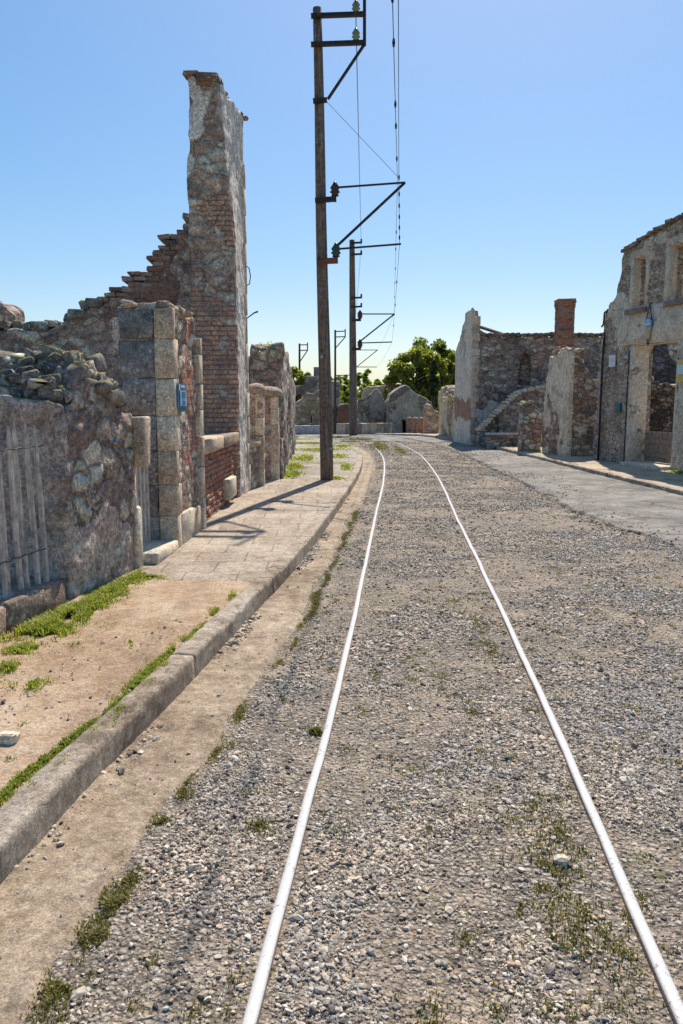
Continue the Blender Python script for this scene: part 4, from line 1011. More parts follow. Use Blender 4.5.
mb.add(V, np.arange(1040).reshape(-1, 4)); top(mb.build('weed_bush', M_GRASS), 'green weed growing out of the top of the round-topped ruin', 'weed')

# ------------------------------------------------------------------ RIGHT SIDE: facade with doorway and windows
frR = Frame((5.93, 18.94), (6.70, 15.66), (1, 0))
FA = thing('house_facade', 'roofless tan house front with two tall windows and a wide doorway', 'ruined house', frR.P(2.5, .3, .1))
lft = [frR.hit(*p) for p in ((592, 452), (596, 400), (600, 350), (605, 318), (608, 304), (614, 300), (617, 287), (620, 275), (622.5, 262), (624.5, 249))]
tp = [frR.hit(*p) for p in ((624, 249), (640, 238), (655, 229), (670, 221), (683, 214))]
sl_ = (tp[-1][1] - tp[0][1]) / (tp[-1][0] - tp[0][0])
LF = 6.2
pR = poly(tp + [(LF + .2, tp[-1][1] + sl_ * (LF - tp[-1][0]) * .6)])
def sz(a, b): return frR.hit(a, b)
w1a = sz(631.5, 312); w1b = sz(648, 250); w2a = sz(667, 303); w2b = sz(690, 232)
w1 = (w1a[0], w1b[0], sz(638, 309)[1], sz(640, 257)[1]); w2 = (w2a[0], w2a[0] + (w1[1] - w1[0]) * 1.02, w1[2] + .02, w1[3] + .04)
dr = (sz(628, 465)[0], sz(671, 465)[0], -.1, sz(650, 343)[1])
lzs = [p[1] for p in lft]; lss = [p[0] for p in lft]
def extraR(S, T, Z, f):
    lim = np.interp(Z, lzs, lss) + .03 * np.round(2 * fbm(Z, T * .3, 0, 4, 2, 160))
    return np.minimum(f, S - lim)
ruin(FA, 'wall', frR, (-.1, LF), (0, .48), (-.1, pR(LF) + .2), M_TAN, lambda s, t: pR(s) - .05 + .02 * fbm(s, t, 0, 5, 2, 161), [w1, w2, dr, (w2[1] + 1.1, w2[1] + 1.9, w2[2], w2[3])], res=.034, rough=(.014, 3), rub=(.14, .085, .018),
     coat=lambda s, t, z: np.maximum((t < .2) * sstep(.05, .5, fbm(s, t, z, 1.1, 4, 162) + .12 * (z - 3.5)), (s > dr[1] + .1) * .8), extra=extraR, seed=160)
mb = MB(); rng = np.random.default_rng(163); C = []; H = []
for s in np.arange(tp[0][0] + .04, LF, .15):
    for t in (.06, .24, .42): C.append((s + rng.normal(0, .02), t + rng.normal(0, .015), pR(s) - .045 + rng.normal(0, .012))); H.append((.1, .13, .03))
blocks(mb, C, H, frR, .01, .008, 164); mb.build('coping_tiles', M_TILE, FA)
mb = MB(); lt = sz(650, 306)[1]; lw0 = sz(618, 330)[0]
blocks(mb, [((lw0 + dr[1] + .7) / 2, .18, (dr[3] + lt) / 2 + .02)], [((dr[1] + .7 - lw0) / 2, .2, (lt - dr[3]) / 2 + .02)], frR, .02, .004, 165); mb.build('lintel', M_DRESS, FA, smooth=True)
def surround(w, name, sill=True, depth=.3):
    mb = MB(); a, b, c, d = w; c0 = max(c, .1)
    blocks(mb, [(a - .035, .08, (c0 + d) / 2), (b + .035, .08, (c0 + d) / 2)], [(.06, .095, (d - c0) / 2)] * 2, frR, .008, .003, int(a * 100) % 97)
    if sill: blocks(mb, [((a + b) / 2, .17, d + .08)], [((b - a) / 2 + .12, .185, .085)], frR, .012, .003, 7)
    o = mb.build(name, M_DRESS, FA, smooth=True)
    if sill:
        mb = MB(); blocks(mb, [((a + b) / 2, .1, c - .04)], [((b - a) / 2 + .12, .2, .05)], frR, .012, .004, 8); mb.build('window_sill', M_TILE, FA, smooth=True)
surround(w1, 'window_surround'); surround(w2, 'window_surround')
for sj in (dr[0] - .06, dr[1] + .06):
    mb = MB(); blocks(mb, [(sj, .19, (.1 + dr[3]) / 2)], [(.07, .195, (dr[3] - .1) / 2)], frR, .012, .003, 5); mb.build('door_jamb', M_DRESS, FA, smooth=True)
mb = MB(); s_ = dr[0] + .02; mb.tube([frR.P(dr[0] - .14, -.02, z) for z in (.15, dr[3] - .1)], .012, 6); mb.build('iron_conduit', M_IRON, FA)
mb = MB(); blocks(mb, [((dr[0] + dr[1]) / 2, .1, .12)], [((dr[1] - dr[0]) / 2, .32, .05)], frR, .015, .004, 9); mb.build('threshold', M_QUOINL, FA, smooth=True)
# half gate in the doorway
gz0, gz1 = .2, frR.hit(655, 432, .34)[1]; ga, gb = dr[0] + .05, dr[1] - .03
WG = thing('wooden_gate', 'low brown vertical-board gate closing the doorway of the tan house front', 'gate', frR.P((ga + gb) / 2, .36, .17))
n = 9; w = (gb - ga) / n
for k in range(n):
    mb = MB(); mb.box(frR.P(ga + (k + .5) * w, .36, (gz0 + gz1) / 2 + .01 * (k % 2)), (w / 2 - .006, .014, (gz1 - gz0) / 2), frR.ax()); mb.build('board', M_WOODB, WG)
for z in (gz0 + .14, gz1 - .2):
    mb = MB(); mb.box(frR.P((ga + gb) / 2, .332, z), ((gb - ga) / 2, .013, .045), frR.ax()); mb.build('ledge', M_WOODB, WG)
# inside: broken cross wall seen through the doorway
frI = Frame(frR.P(.55, .5, 0)[:2], frR.P(.55, 6, 0)[:2], -frR.d)
pi = [frI.hit(*p) for p in ((641, 352), (646, 366), (652, 378), (660, 385), (669, 385))]
IN = thing('ruined_wall', 'broken brown rubble wall seen inside the doorway above the board gate', 'ruined wall', frI.P(1.5, .2, .1))
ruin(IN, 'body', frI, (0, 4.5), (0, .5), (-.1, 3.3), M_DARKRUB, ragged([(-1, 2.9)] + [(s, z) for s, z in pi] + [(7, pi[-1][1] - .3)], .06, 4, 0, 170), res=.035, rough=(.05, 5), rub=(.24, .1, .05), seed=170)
mb = MB(); rng = np.random.default_rng(171); C = []; H = []; pip = poly([(-1, 3.0)] + pi + [(5, pi[-1][1] - .1)])
for s_ in np.arange(.1, 4.4, .13): C.append((s_, rng.uniform(.12, .3), float(pip(s_)) - .02)); H.append((rng.uniform(.06, .11), rng.uniform(.1, .16), rng.uniform(.03, .055)))
blocks(mb, C, H, frI, .02, .01, 171); mb.build('capstones', M_QUOINL, IN, smooth=True)
frI2 = Frame(frR.P(-2.4, .8, 0)[:2], frR.P(-2.4, 7, 0)[:2], -frR.d)
i2 = [frI2.hit(*p) for p in ((640, 343), (668, 342), (671, 352), (675, 358), (683, 362))]
IN2 = thing('ruined_wall', 'grey back wall of the tan house seen through the doorway against the sky', 'ruined wall', frI2.P(1.5, .2, .1))
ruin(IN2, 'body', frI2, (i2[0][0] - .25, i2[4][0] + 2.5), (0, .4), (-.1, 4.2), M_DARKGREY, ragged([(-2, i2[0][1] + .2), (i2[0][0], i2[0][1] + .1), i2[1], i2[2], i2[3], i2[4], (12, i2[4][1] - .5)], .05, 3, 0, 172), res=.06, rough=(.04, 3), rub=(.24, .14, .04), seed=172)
# downpipe at the facade edge
mb = MB(); sp_ = frR.hit(601, 455)[0]; dp = [frR.P(sp_, -.07, z) for z in (.12, 1.2, 2.4)] + [at(606, 318, 18.7), at(607.5, 309, 18.7)]
mb.tube(dp, .026, 8); mb.tube([at(607.5, 309, 18.7), at(604.5, 313, 18.6), at(603.5, 324, 18.6), at(601.5, 327, 18.6)], .022, 6)
top(mb.build('downpipe', M_IRON, smooth=True), 'dark rusted downpipe up the broken edge of the tan house front', 'pipe')
# signs on the facade
s, z = frR.hit(651.5, 322)
HS = thing('hanging_sign', 'blue topped tapering enamel sign in an iron hanger above the doorway', 'sign', frR.P(s, -.1, z - .4))
fx = frR.ax()
def prism(mb, outline, t0, t1):
    o = np.array(outline); n = len(o); V = np.r_[frR.P(s + o[:, 0], t0, z + o[:, 1]), frR.P(s + o[:, 0], t1, z + o[:, 1])]
    mb.add(V, [list(range(n))], [list(range(n, 2 * n))[::-1]], [[i, n + i, n + (i + 1) % n, (i + 1) % n] for i in range(n)]); return mb
prism(MB(), [(-.12, -.09), (.11, -.09), (.115, .02), (.06, .08), (-.07, .08), (-.125, .02)], -.07, -.04).build('top_panel', M_BLUE, HS)
prism(MB(), [(-.095, -.075), (.088, -.075), (.09, .01), (.05, .055), (-.055, .055), (-.1, .01)], -.08, -.071).build('enamel_face', M_PALEB, HS)
prism(MB(), [(-.09, .0), (.08, .0), (.08, .012), (-.09, .012)], -.085, -.081).build('mark', M_BLUE, HS)
prism(MB(), [(-.1, -.095), (.09, -.095), (.03, -.34), (-.04, -.34)], -.07, -.045).build('lower_panel', M_TAN2, HS)
for a in (-1, 1):
    mb = MB(); mb.tube([frR.P(s + .1 * a, -.06, z + .04), frR.P(s + .045 * a, -.06, z + .22), frR.P(s, -.06, z + .36), frR.P(s, .02, z + .42)], .011, 6); mb.build('hanger_rod', M_IRON, HS)
    mb = MB(); mb.tube([frR.P(s + .035 * a, -.058, z - .33), frR.P(s + .02 * a, -.058, z - .47)], .01, 6); mb.build('foot_rod', M_IRON, HS)
s, z = frR.hit(613.5, 361); mb = MB(); mb.box(frR.P(s, -.03, z), (.12, .012, .13), fx)
PQ = thing('wall_plaque', 'small pale lilac plaque on the tan house front near the downpipe', 'plaque', frR.P(s, -.03, z - .13)); mb.build('plate', M_SIGNW, PQ)
mb = MB(); mb.box(frR.P(s + .01, -.045, z), (.07, .003, .008), fx); mb.box(frR.P(s + .01, -.045, z + .045), (.05, .003, .007), fx); mb.build('mark', M_TAN2, PQ)
s, z = frR.hit(620, 408); mb = MB(); mb.box(frR.P(s, -.035, z), (.09, .03, .1), fx)
o = mb.build('letter_box', M_GREENP); top(o, 'small dark teal metal box fixed left of the doorway', 'box')
s, z = frR.hit(683, 371)
YS = thing('wall_sign', 'yellow framed pale sign on the wall to the right of the doorway', 'sign', frR.P(s, -.03, z - .2))
mb = MB(); mb.box(frR.P(s, -.03, z), (.14, .012, .22), fx); mb.build('frame', M_YEL, YS)
mb = MB(); mb.box(frR.P(s, -.048, z + .03), (.11, .004, .09), fx); mb.build('panel', M_CYAN, YS)
mb = MB(); mb.box(frR.P(s, -.048, z - .1), (.09, .004, .012), fx); mb.build('mark', M_TAN2, YS)

# ------------------------------------------------------------------ ruined pier and chimney between facade and barn
pJ0 = g(567, 457, .1); pJ1 = g(541, 452.5, .1)
frJ = Frame(pJ0, pJ1, (1, 0))
RJ = thing('ruined_pier', 'broad broken wall corner of tan render and brown rubble standing before the brick chimney', 'ruined wall', frJ.P(.8, .5, .1))
zj = at(563, 349, pJ0[1])[2]
ruin(RJ, 'street_wall', frJ, (0, frJ.L), (0, .34), (0, zj + .2), M_RUBJ, ragged([(-.1, zj - .03), (.3, zj), (frJ.L - .35, zj - .12), (frJ.L - .2, zj - .9), (frJ.L, zj - 1.6)], .06, 4, 0, 180), res=.035, rough=(.025, 4), rub=(.2, .13, .022), coat=lambda s, t, z: (t < .1) * sstep(-.7, -.3, fbm(s, t, z, 1, 3, 181)), seed=180)
frJ2 = Frame(frJ.P(.03, .30, 0)[:2], frJ.P(.0, 1.9, 0)[:2], frJ.d)
kq = [frJ2.hit(*p) for p in ((581, 352), (583, 360), (588, 370), (594, 379), (605, 394))]
ruin(RJ, 'cross_wall', frJ2, (0, 1.8), (0, .45), (0, zj + .2), M_BARN, ragged([(-.1, zj - .05)] + kq, .06, 5, 0, 182), [(.95, 1.25, .1, .95, -.1, .3)], res=.04, rough=(.04, 3), rub=(.22, .14, .035), coat=noise_coat(.2, .5, 1.3, 183), seed=182)
mb = MB(); rng = np.random.default_rng(184); C = [(rng.uniform(.05, frJ.L - .4), rng.uniform(.05, .4), zj - .02 + rng.normal(0, .03)) for _ in range(18)]
blocks(mb, C, [(rng.uniform(.06, .14), rng.uniform(.05, .12), rng.uniform(.03, .06)) for _ in C], frJ, .02, .01, 185); mb.build('capstones', M_QUOIN, RJ, smooth=True)
c = at(561.5, 400, 25.2)
CH = thing('brick_chimney', 'tall square red brick chimney rising behind the broken wall corner', 'chimney', (c[0], c[1], .1))
zt = at(561, 299, 25.2)[2]; hw = .245
frC = Frame((c[0] - hw, 25.2 - hw), (c[0] + hw, 25.2 - hw), (0, 1))
mb = MB(); 
for k in range(int(zt / .068)):
    z = .1 + k * .068; big = .03 if z > zt - .2 else (.015 if z > zt - .3 else 0); off = .11 if k % 2 else 0
    for (a0, a1, t0, t1) in ((-big, 2 * hw + big, -big, .1), (-big, 2 * hw + big, 2 * hw - .1, 2 * hw + big)):
        s = a0 - off
        while s < a1 - .01:
            u, v = max(s, a0), min(s + .215, a1)
            if v - u > .02: blocks(mb, [((u + v) / 2, (t0 + t1) / 2, z)], [((v - u) / 2 - .005, (t1 - t0) / 2, .03)], frC, .008, .004, k * 31 + int(u * 50) + 900)
            s += .215
    for (s0_, s1_) in ((-big, .1), (2 * hw - .1, 2 * hw + big)):
        for j in range(2):
            u = .105 + j * (2 * hw - .21) / 2; blocks(mb, [((s0_ + s1_) / 2, u + (2 * hw - .21) / 4, z)], [((s1_ - s0_) / 2, (2 * hw - .21) / 4 - .004, .03)], frC, .008, .004, k * 17 + j + 3000)
    if z > zt - .1: break
mb.build('bricks', M_BRICKW if False else M_BRICK, CH, smooth=True)
mb = MB(); mb.box((c[0], 25.2, zt / 2), (hw - .012, hw - .012, zt / 2 - .02)); mb.build('mortar', M_MORTAR, CH)

# ------------------------------------------------------------------ barn with raking gable
frN = Frame((4.22, 26.36), (3.98, 29.0), (1, 0))
BN = thing('ruined_barn', 'roofless brown rubble barn with a raking ochre gable end and tiled wall top', 'ruined barn', frN.P(1, 1, .1))
gp = [frN.hit(*p) for p in ((470, 309), (466, 312), (462, 330), (458, 345), (454.5, 356), (453, 360))]
ruin(BN, 'gable', frN, (0, 2.35), (0, .34), (-.1, gp[0][1] + .3), M_BARN, (lambda pf: (lambda s, t: pf(s, t) - 3.0 * np.maximum(t - .04, 0) * (s < .5)))(ragged([(-.2, gp[0][1])] + gp + [(3, gp[-1][1] - .2)], .03, 4, 0, 190)), [(frN.hit(464.5, 350)[0] - .12, frN.hit(464.5, 350)[0] + .12, frN.hit(464, 356)[1], frN.hit(464, 343)[1], -.1, .3)], res=.045, rough=(.02, 3), rub=(.22, .14, .02),
     coat=lambda s, t, z: (t < .2) * sstep(-.9, -.4, fbm(s, t, z, 1, 3, 191)), brick=lambda s, t, z: (t < .2) * sstep(.3, .6, 1 - np.abs(z - 1.15) * 1.6 + .3 * fbm(s, t, z, 2, 3, 192)), seed=190)
frM = Frame((4.24, 26.37), (13.2, 27.2), (0, 1))
zm = frM.hit(520, 336)[1]
a0 = frM.hit(525, 385); a1 = frM.hit(525, 353)
def extraM(S, T, Z, f):
    d = np.maximum(np.maximum(np.abs(S - a0[0]) - .2, a0[1] - Z), np.where(Z > a1[1] - .2, np.hypot(S - a0[0], Z - a1[1] + .2) - .2, -1)); d = np.maximum(d, T - .35)
    return np.minimum(f, d)
ruin(BN, 'side_wall', frM, (.0, 8.6), (0, .5), (-.1, zm + .3), M_BARN, ragged([(-1, zm - .05), (12, zm + .1)], .025, 3, 0, 193), res=.05, rough=(.02, 3), rub=(.24, .13, .03), extra=extraM, coat=noise_coat(.35, .6, 1.0, 194), seed=193)
mb = MB(); C = []; H = []; rng = np.random.default_rng(195)
for s in np.arange(.35, 8.5, .19):
    C.append((s, .24, zm + .03 + .01 * s + rng.normal(0, .012))); H.append((.075, .32, .05))
blocks(mb, C, H, frM, .035, .006, 196); mb.build('coping_tiles', M_TILE, BN, smooth=True)
mb = MB(); z = .1; k = 0
while z < gp[0][1] - .1:
    h = rng.uniform(.2, .3); w = .26 if k % 2 else .16
    if z + h > gp[0][1]: break
    blocks(mb, [(w / 2 - .02, .06, z + h / 2)], [(w / 2, .1, h / 2 - .004)], frM, .012, .004, 400 + k); z += h; k += 1
mb.build('corner_stones', M_QUOINL, BN, smooth=True)
for (p, q) in (((477, 326), (514, 338)), ((479, 331), (497, 341))):
    mb = MB(); mb.tube([at(*p, 27.5), at(*q, 28.2)], .055, 4); mb.build('roof_timber', M_BEAM, BN)

# sloping wall, post and low sill wall in front of the barn
frL = Frame((4.30, 25.1), (9.2, 25.6), (0, 1))
lp = [frL.hit(*p) for p in ((474, 437), (482, 428), (490, 420), (500, 410), (508, 402), (516, 394), (524, 390), (545, 386), (560, 380))]
SLW = thing('sloping_wall', 'raking grey rubble wall with weedy coping in front of the barn', 'ruined wall', frL.P(1.5, .2, .1))
lpp = poly(lp)
ruin(SLW, 'body', frL, (0, 4.6), (0, .4), (-.1, 3.2), M_BARN, ragged(lp, .03, 4, 0, 200), [(frL.hit(488, 440)[0], frL.hit(499, 440)[0], -.1, frL.hit(494, 418)[1], -.1, .25)], res=.045, rough=(.03, 3), rub=(.2, .12, .03), coat=noise_coat(.3, .6, 1, 201), seed=200)
mb = MB(); C = []; H = []; rng = np.random.default_rng(202)
for s in np.arange(.05, 4.4, .085): C.append((s, .2, lpp(s) - .02 + rng.normal(0, .012))); H.append((.055, .24, .05))
blocks(mb, C, H, frL, .025, .01, 203); mb.build('coping', M_QUOINL, SLW, smooth=True)
pk = g(531, 451.5, .1); frK = Frame((pk[0] - .27, pk[1]), (pk[0] + .27, pk[1] + .04), (0, 1))
zk = frK.hit(530, 402)[1]
PK = thing('stone_post', 'slim broken stone post standing before the raking grey wall', 'post', frK.P(.27, .2, .1))
ruin(PK, 'body', frK, (0, .56), (0, .45), (0, zk + .1), M_RENDER, ragged([(-.1, zk - .05), (.1, zk), (.35, zk - .1), (.5, zk - .3), (.7, zk - .4)], .05, 6, 0, 204), res=.035, rough=(.04, 4), rub=(.2, .15, .025), seed=204)
for (pa, pb, lab) in ((487, 520, 'low brown wall with white sill left of the slim stone post'), (540, 549, 'short low wall with white sill right of the slim stone post')):
    yb = 24.2; a = at(pa, 440, yb)[0]; b = at(pb, 440, yb)[0]; fr = Frame((a, yb), (b, yb), (0, 1)); zs = fr.hit(pa, 434)[1]
    T = thing('low_wall', lab, 'low wall', fr.P(.3, .1, .1))
    ruin(T, 'body', fr, (0, b - a), (0, .25), (0, zs), M_BARN, lambda s, t: zs - .03 + 0 * s, res=.035, rough=(.01, 3), rub=(.2, .1, .015), seed=205)
    mb = MB(); blocks(mb, [((b - a) / 2, .12, zs)], [((b - a) / 2 + .02, .16, .035)], fr, .01, .003, 206); mb.build('sill', M_WHITE, T, smooth=True)

# ------------------------------------------------------------------ beyond the barn
p0 = at(455, 440, 29.3); p1 = at(438, 436, 32.6)
frO = Frame(p0, p1, (1, 0)); q = [frO.hit(*p) for p in ((455, 398), (450, 400), (448, 386), (441, 387), (438, 392))]
OO = thing('ruined_wall', 'narrow ochre wall with a mossy notch just beyond the barn gable', 'ruined wall', frO.P(1, .2, 0))
ruin(OO, 'body', frO, (0, frO.L), (0, .45), (-.2, q[2][1] + .3), M_RUST, ragged(q, .06, 3, 0, 210), res=.06, rough=(.04, 2.5), rub=(.24, .16, .03), coat=noise_coat(-.3, .1, 1, 211), brick=lambda s, t, z: (np.abs(s - 1.2) < .25) * (z > 1) * .0, seed=210)
mb = MB(); V = []
c = at(452, 399, 29.8)
for k in range(300):
    q_ = c + rngk.normal(0, 1, 3) * (.16, .3, .08); d = rngk.normal(0, 1, 3); d /= np.linalg.norm(d); e = np.cross(d, (0, 0, 1)); V += [q_, q_ + d * .06 + e * .03, q_ + d * .11, q_ + d * .06 - e * .03]
mb.add(V, np.arange(1200).reshape(-1, 4)); top(mb.build('weed_bush', M_MOSSG), 'yellow green weed in the notch of the ochre wall beside the barn', 'weed')
def box_ruin(name, label, cat, px0, px1, pyb, pts, y, mat, th=.5, seed=0, res=.08, openings=(), coat=None, brick=None, y2=None, group=None):
    """camera-facing far wall; pts are skyline pixels"""
    a = at(px0, pyb, y); b = at(px1, pyb, y2 or y); fr = Frame(a, b, (0, 1)); base = float(gz(0, y)) - .3
    q = [fr.hit(*p) for p in pts]; T = thing(name, label, cat, fr.P(fr.L / 2, th / 2, float(gz(0, y))), group)
    ops = [(fr.hit(o[0], o[3])[0], fr.hit(o[1], o[3])[0], fr.hit(o[0], o[3])[1], fr.hit(o[0], o[2])[1]) for o in openings]
    ruin(T, 'wall', fr, (0, fr.L), (0, th), (base, max(z for _, z in q) + .3), mat, ragged(q, .035, 5, 0, seed), ops, res=res * .75, rough=(.016, 5), rub=(.3, .19, .03), coat=coat, brick=brick, seed=seed)
    return T, fr, q
box_ruin('ruined_wall', 'short pinkish stone wall with a sloping top before the far gable', 'ruined wall', 424, 439, 437, [(424, 407), (427, 403), (433, 405), (434, 410), (439, 412)], 36, M_RUST, .4, 220)
for k, (a, lab) in enumerate(((408, 'leftmost of three low round-topped brick piers at the far road edge'), (413.5, 'middle one of three low round-topped brick piers at the far road edge'), (419.5, 'rightmost of three low round-topped brick piers at the far road edge'))):
    y = 38.5 - k * .8; c = at(a + 2, 432, y); T = thing('brick_pier', lab, 'pier', (c[0], y, float(gz(0, y))), 'three far brick piers')
    zt = at(a, 417, y)[2]; w = .2; fr = Frame((c[0] - w / 2, y), (c[0] + w / 2, y), (0, 1)); mb = MB(); z = float(gz(0, y)) - .1; j = 0
    while z < zt - .1:
        blocks(mb, [(w * .25, .14, z + .04), (w * .75, .14, z + .04)], [(w / 4 - .003, .14, .036)] * 2, fr, .01, .004, 500 + j + k * 60); z += .08; j += 1
    mb.build('bricks', M_BRICK, T, smooth=True)
    mb = MB(); mb.lathe((c[0], y + .14, zt - .1), [(.11, 0), (.12, .03), (.09, .07), (.02, .1)], 10); mb.build('cap', M_QUOIN, T, smooth=True)
FG = [(388.5, 402), (391, 394), (398, 389), (406, 384.5), (409, 387), (416, 394), (424, 397), (432, 403)]
box_ruin('far_house', 'blue grey gabled house shell at the far bend of the road', 'ruined house', 388, 432, 434, FG, 46, M_GREYFAR, 3.5, 230, .1, [(401, 406, 420, 436)], noise_coat(-.1, .4, .8, 231))
box_ruin('far_house', 'low pale twin-peaked ruin with a brick patch behind the far pole', 'ruined house', 358, 390, 433, [(356, 398), (360, 399), (364, 400), (369, 396), (374, 390), (377, 388.5), (381, 393), (386, 404), (390, 402)], 48, M_GREYFAR, .6, 232, .09, [(371, 374, 418, 426), (363, 366, 412, 420)], noise_coat(-.2, .2, .8, 233),
         brick=lambda s, t, z: sstep(.25, .1, np.abs(s - 1.72)) * sstep(.8, .5, np.abs(z - .15)))
box_ruin('far_house', 'long pale house wall with square window holes on the rise behind the twin-peaked ruin', 'ruined house', 361, 408, 425, [(361, 398), (364, 388), (367, 386.5), (407, 384)], 58, M_RUST, .6, 234, .11, [(373, 376, 390, 395), (385, 388, 388, 394), (396, 399, 388, 394)], noise_coat(-.4, .1, .8, 235))
T, fr, q = box_ruin('far_hut', 'small dark red ruined hut between the second and third poles', 'hut', 338, 351, 427, [(338, 406), (341, 404), (348, 404), (351, 407)], 50, M_RUST, 2, 236, .09, (), None, lambda s, t, z: np.ones_like(s))
T, fr, q = box_ruin('far_house', 'grey roofless house with a stump chimney at the left end of the cross street', 'ruined house', 286, 340, 428, [(286, 387), (304, 385.5), (305, 376), (330, 376), (331, 381), (340, 381)], 52, M_GREYFAR, 3, 238, .1, [(296, 301, 395, 408), (311, 316, 416, 427), (299, 304, 416, 427), (319, 324, 392, 402)], noise_coat(-.1, .3, .7, 239))
c = at(316.3, 372, 53); mb = MB(); mb.box((c[0], 53.2, c[2]), (.17, .2, .32)); mb.build('chimney', M_GREYFAR, T)
box_ruin('ruined_wall', 'brown broken wall with a pale slanting top before the dark blue grey house', 'ruined wall', 296, 326, 428, [(296, 402), (303, 398), (306, 392), (314, 394), (318, 390), (326, 391)], 48, M_RUST, .6, 240, .08, [(309, 312, 414, 424)])
a = at(286, 428, 41); b = at(327, 428, 41); mb = MB(); fr = Frame(a, b, (0, 1))
for k in range(6): blocks(mb, [((k + .5) * fr.L / 6, .15, -.05)], [(fr.L / 12 - .004, .15, .26)], fr, .02, .006, 700 + k)
top(mb.build('low_wall', M_WHITE, smooth=True), 'long low whitewashed kerb wall along the far side of the cross street', 'low wall')
a = at(338, 429, 42); b = at(392, 433, 43); mb = MB(); fr = Frame(a, b, (0, 1))
for k in range(7): blocks(mb, [((k + .5) * fr.L / 7, .15, -.08)], [(fr.L / 14 - .004, .15, .36)], fr, .02, .008, 720 + k)
top(mb.build('low_wall', M_QUOIN, smooth=True), 'low grey wall at the bend at the foot of the twin-peaked ruin', 'low wall')
# walls out of frame on both sides that a step aside would show
box_ruin('ruined_wall', 'plain rubble wall closing the plots behind the stepped gable', 'ruined wall', -240, 150, 420, [(-240, 392), (-100, 380), (150, 385)], 24, M_BACK, .5, 250, .12)

# ------------------------------------------------------------------ trees
def leaf_cloud(mb, C, Rr, n, size, rng, flat=.8):
    """n small leaf faces through clumps C with radii Rr"""
    k = rng.integers(0, len(C), n); d = rng.normal(0, 1, (n, 3)); d /= np.linalg.norm(d, axis=1)[:, None]
    p = C[k] + d * (Rr[k] * rng.random(n) ** .45)[:, None] * np.array([1, 1, flat])
    a = rng.normal(0, 1, (n, 3)); a /= np.linalg.norm(a, axis=1)[:, None]; b = np.cross(a, rng.normal(0, 1, (n, 3))); b /= np.linalg.norm(b, axis=1)[:, None]
    s = size * rng.uniform(.6, 1.4, n)[:, None]
    V = np.stack([p - a * s, p + b * s * .55, p + a * s, p - b * s * .55], 1)
    mb.add(V.reshape(-1, 3), np.arange(n * 4).reshape(-1, 4))
def tree(label, base, h, crown_z, rx, rz, nclump, nleaf, mat, seed, size=.14, group=None, cat='tree', conic=False, name='tree'):
    rng = np.random.default_rng(seed); T = thing(name, label, cat, base, group); base = np.array(base, float)
    mb = MB(); C = []; Rr = []
    mb.tube([base + (0, 0, -.3), base + (.05, 0, h * .3), base + (-.05, .05, h * .6), base + (0, 0, h * .92)], [h * .03, h * .024, h * .015, h * .004], 7)
    for k in range(nclump):
        u = rng.random(); z = crown_z + (u - .5) * 2 * rz
        prof = (1 - u) ** .8 if conic else math.sqrt(max(.02, 1 - (2 * u - 1) ** 2)); a = rng.uniform(0, 2 * math.pi); r = rx * prof * rng.uniform(.35, 1.08)
        c = base + np.array([r * math.cos(a), r * math.sin(a), z]); C.append(c); Rr.append(rng.uniform(.16, .34) * rx * (1 if not conic else .7))
        if k % 2 == 0:
            st = base + np.array([0, 0, min(z * .75, h * .7)]); mid = (st + c) / 2 + (0, 0, -.1); mb.tube([st, mid, c], [h * .01, h * .006, h * .002], 5)
    mb.build('trunk', M_BARK, T); mb = MB(); leaf_cloud(mb, np.array(C), np.array(Rr), nleaf, size, rng); mb.build('crown', mat, T)
def tz(py, y): return at(341, py, y)[2] - float(gz(0, y))
y = 57; c = at(417, 380, y); tree('broad yellow green tree behind the blue grey gabled house', (c[0], y, float(gz(0, y))), tz(352, y), tz(384, y), 2.2, (tz(353, y) - tz(415, y)) / 2, 60, 9000, M_LEAFY, 21, .16)
y = 60; c = at(431, 380, y); tree('taller open-crowned tree rising behind the yellow green one', (c[0], y, float(gz(0, y))), tz(340, y), tz(365, y), 1.75, (tz(341, y) - tz(392, y)) / 2, 42, 5200, M_LEAF, 22, .15)
y = 53; c = at(433.5, 400, y); tree('narrow dark evergreen in front of the broad green trees', (c[0], y, float(gz(0, y))), tz(362, y), tz(393, y), .62, (tz(363, y) - tz(425, y)) / 2, 40, 5200, M_LEAFD, 23, .12, conic=True)
y = 58; c = at(449, 380, y); tree('bushy yellow green tree half hidden by the barn gable', (c[0], y, float(gz(0, y))), tz(355, y), tz(383, y), 1.5, (tz(357, y) - tz(412, y)) / 2, 40, 6000, M_LEAFY, 24, .16)
y = 64; c = at(299, 380, y); tree('small green tree behind the dark blue grey house', (c[0], y, float(gz(0, y))), tz(368, y), tz(380, y), 1.3, (tz(370, y) - tz(392, y)) / 2, 24, 2600, M_LEAFY, 25, .16)
rng = np.random.default_rng(27); mb = MB(); C = []; Rr = []
for k in range(420):
    y = rng.uniform(115, 190); x = rng.uniform(-.75, .8) * y; b = float(gz(x, y)); px = 341 + x / y * 800
    t = 379 + 4 * math.sin(px * .05) + 4 * math.sin(px * .13 + 1) + rng.normal(0, 2.5); zt = EYE + (400 - t) / 800 * y * 1.01; r = rng.uniform(1.0, 2.2)
    for j in range(9):
        u = j / 8; C.append((x + rng.normal(0, r * .45), y + rng.normal(0, r * .4), b + (zt - b) * (u ** .8) - .6)); Rr.append(r * rng.uniform(.45, .8) * (1.15 - .75 * u))
leaf_cloud(mb, np.array(C), np.array(Rr), 130000, .38, rng); o = mb.build('treeline', M_LEAF, loc=(0, 0, 0)); struct(o, 'stuff')

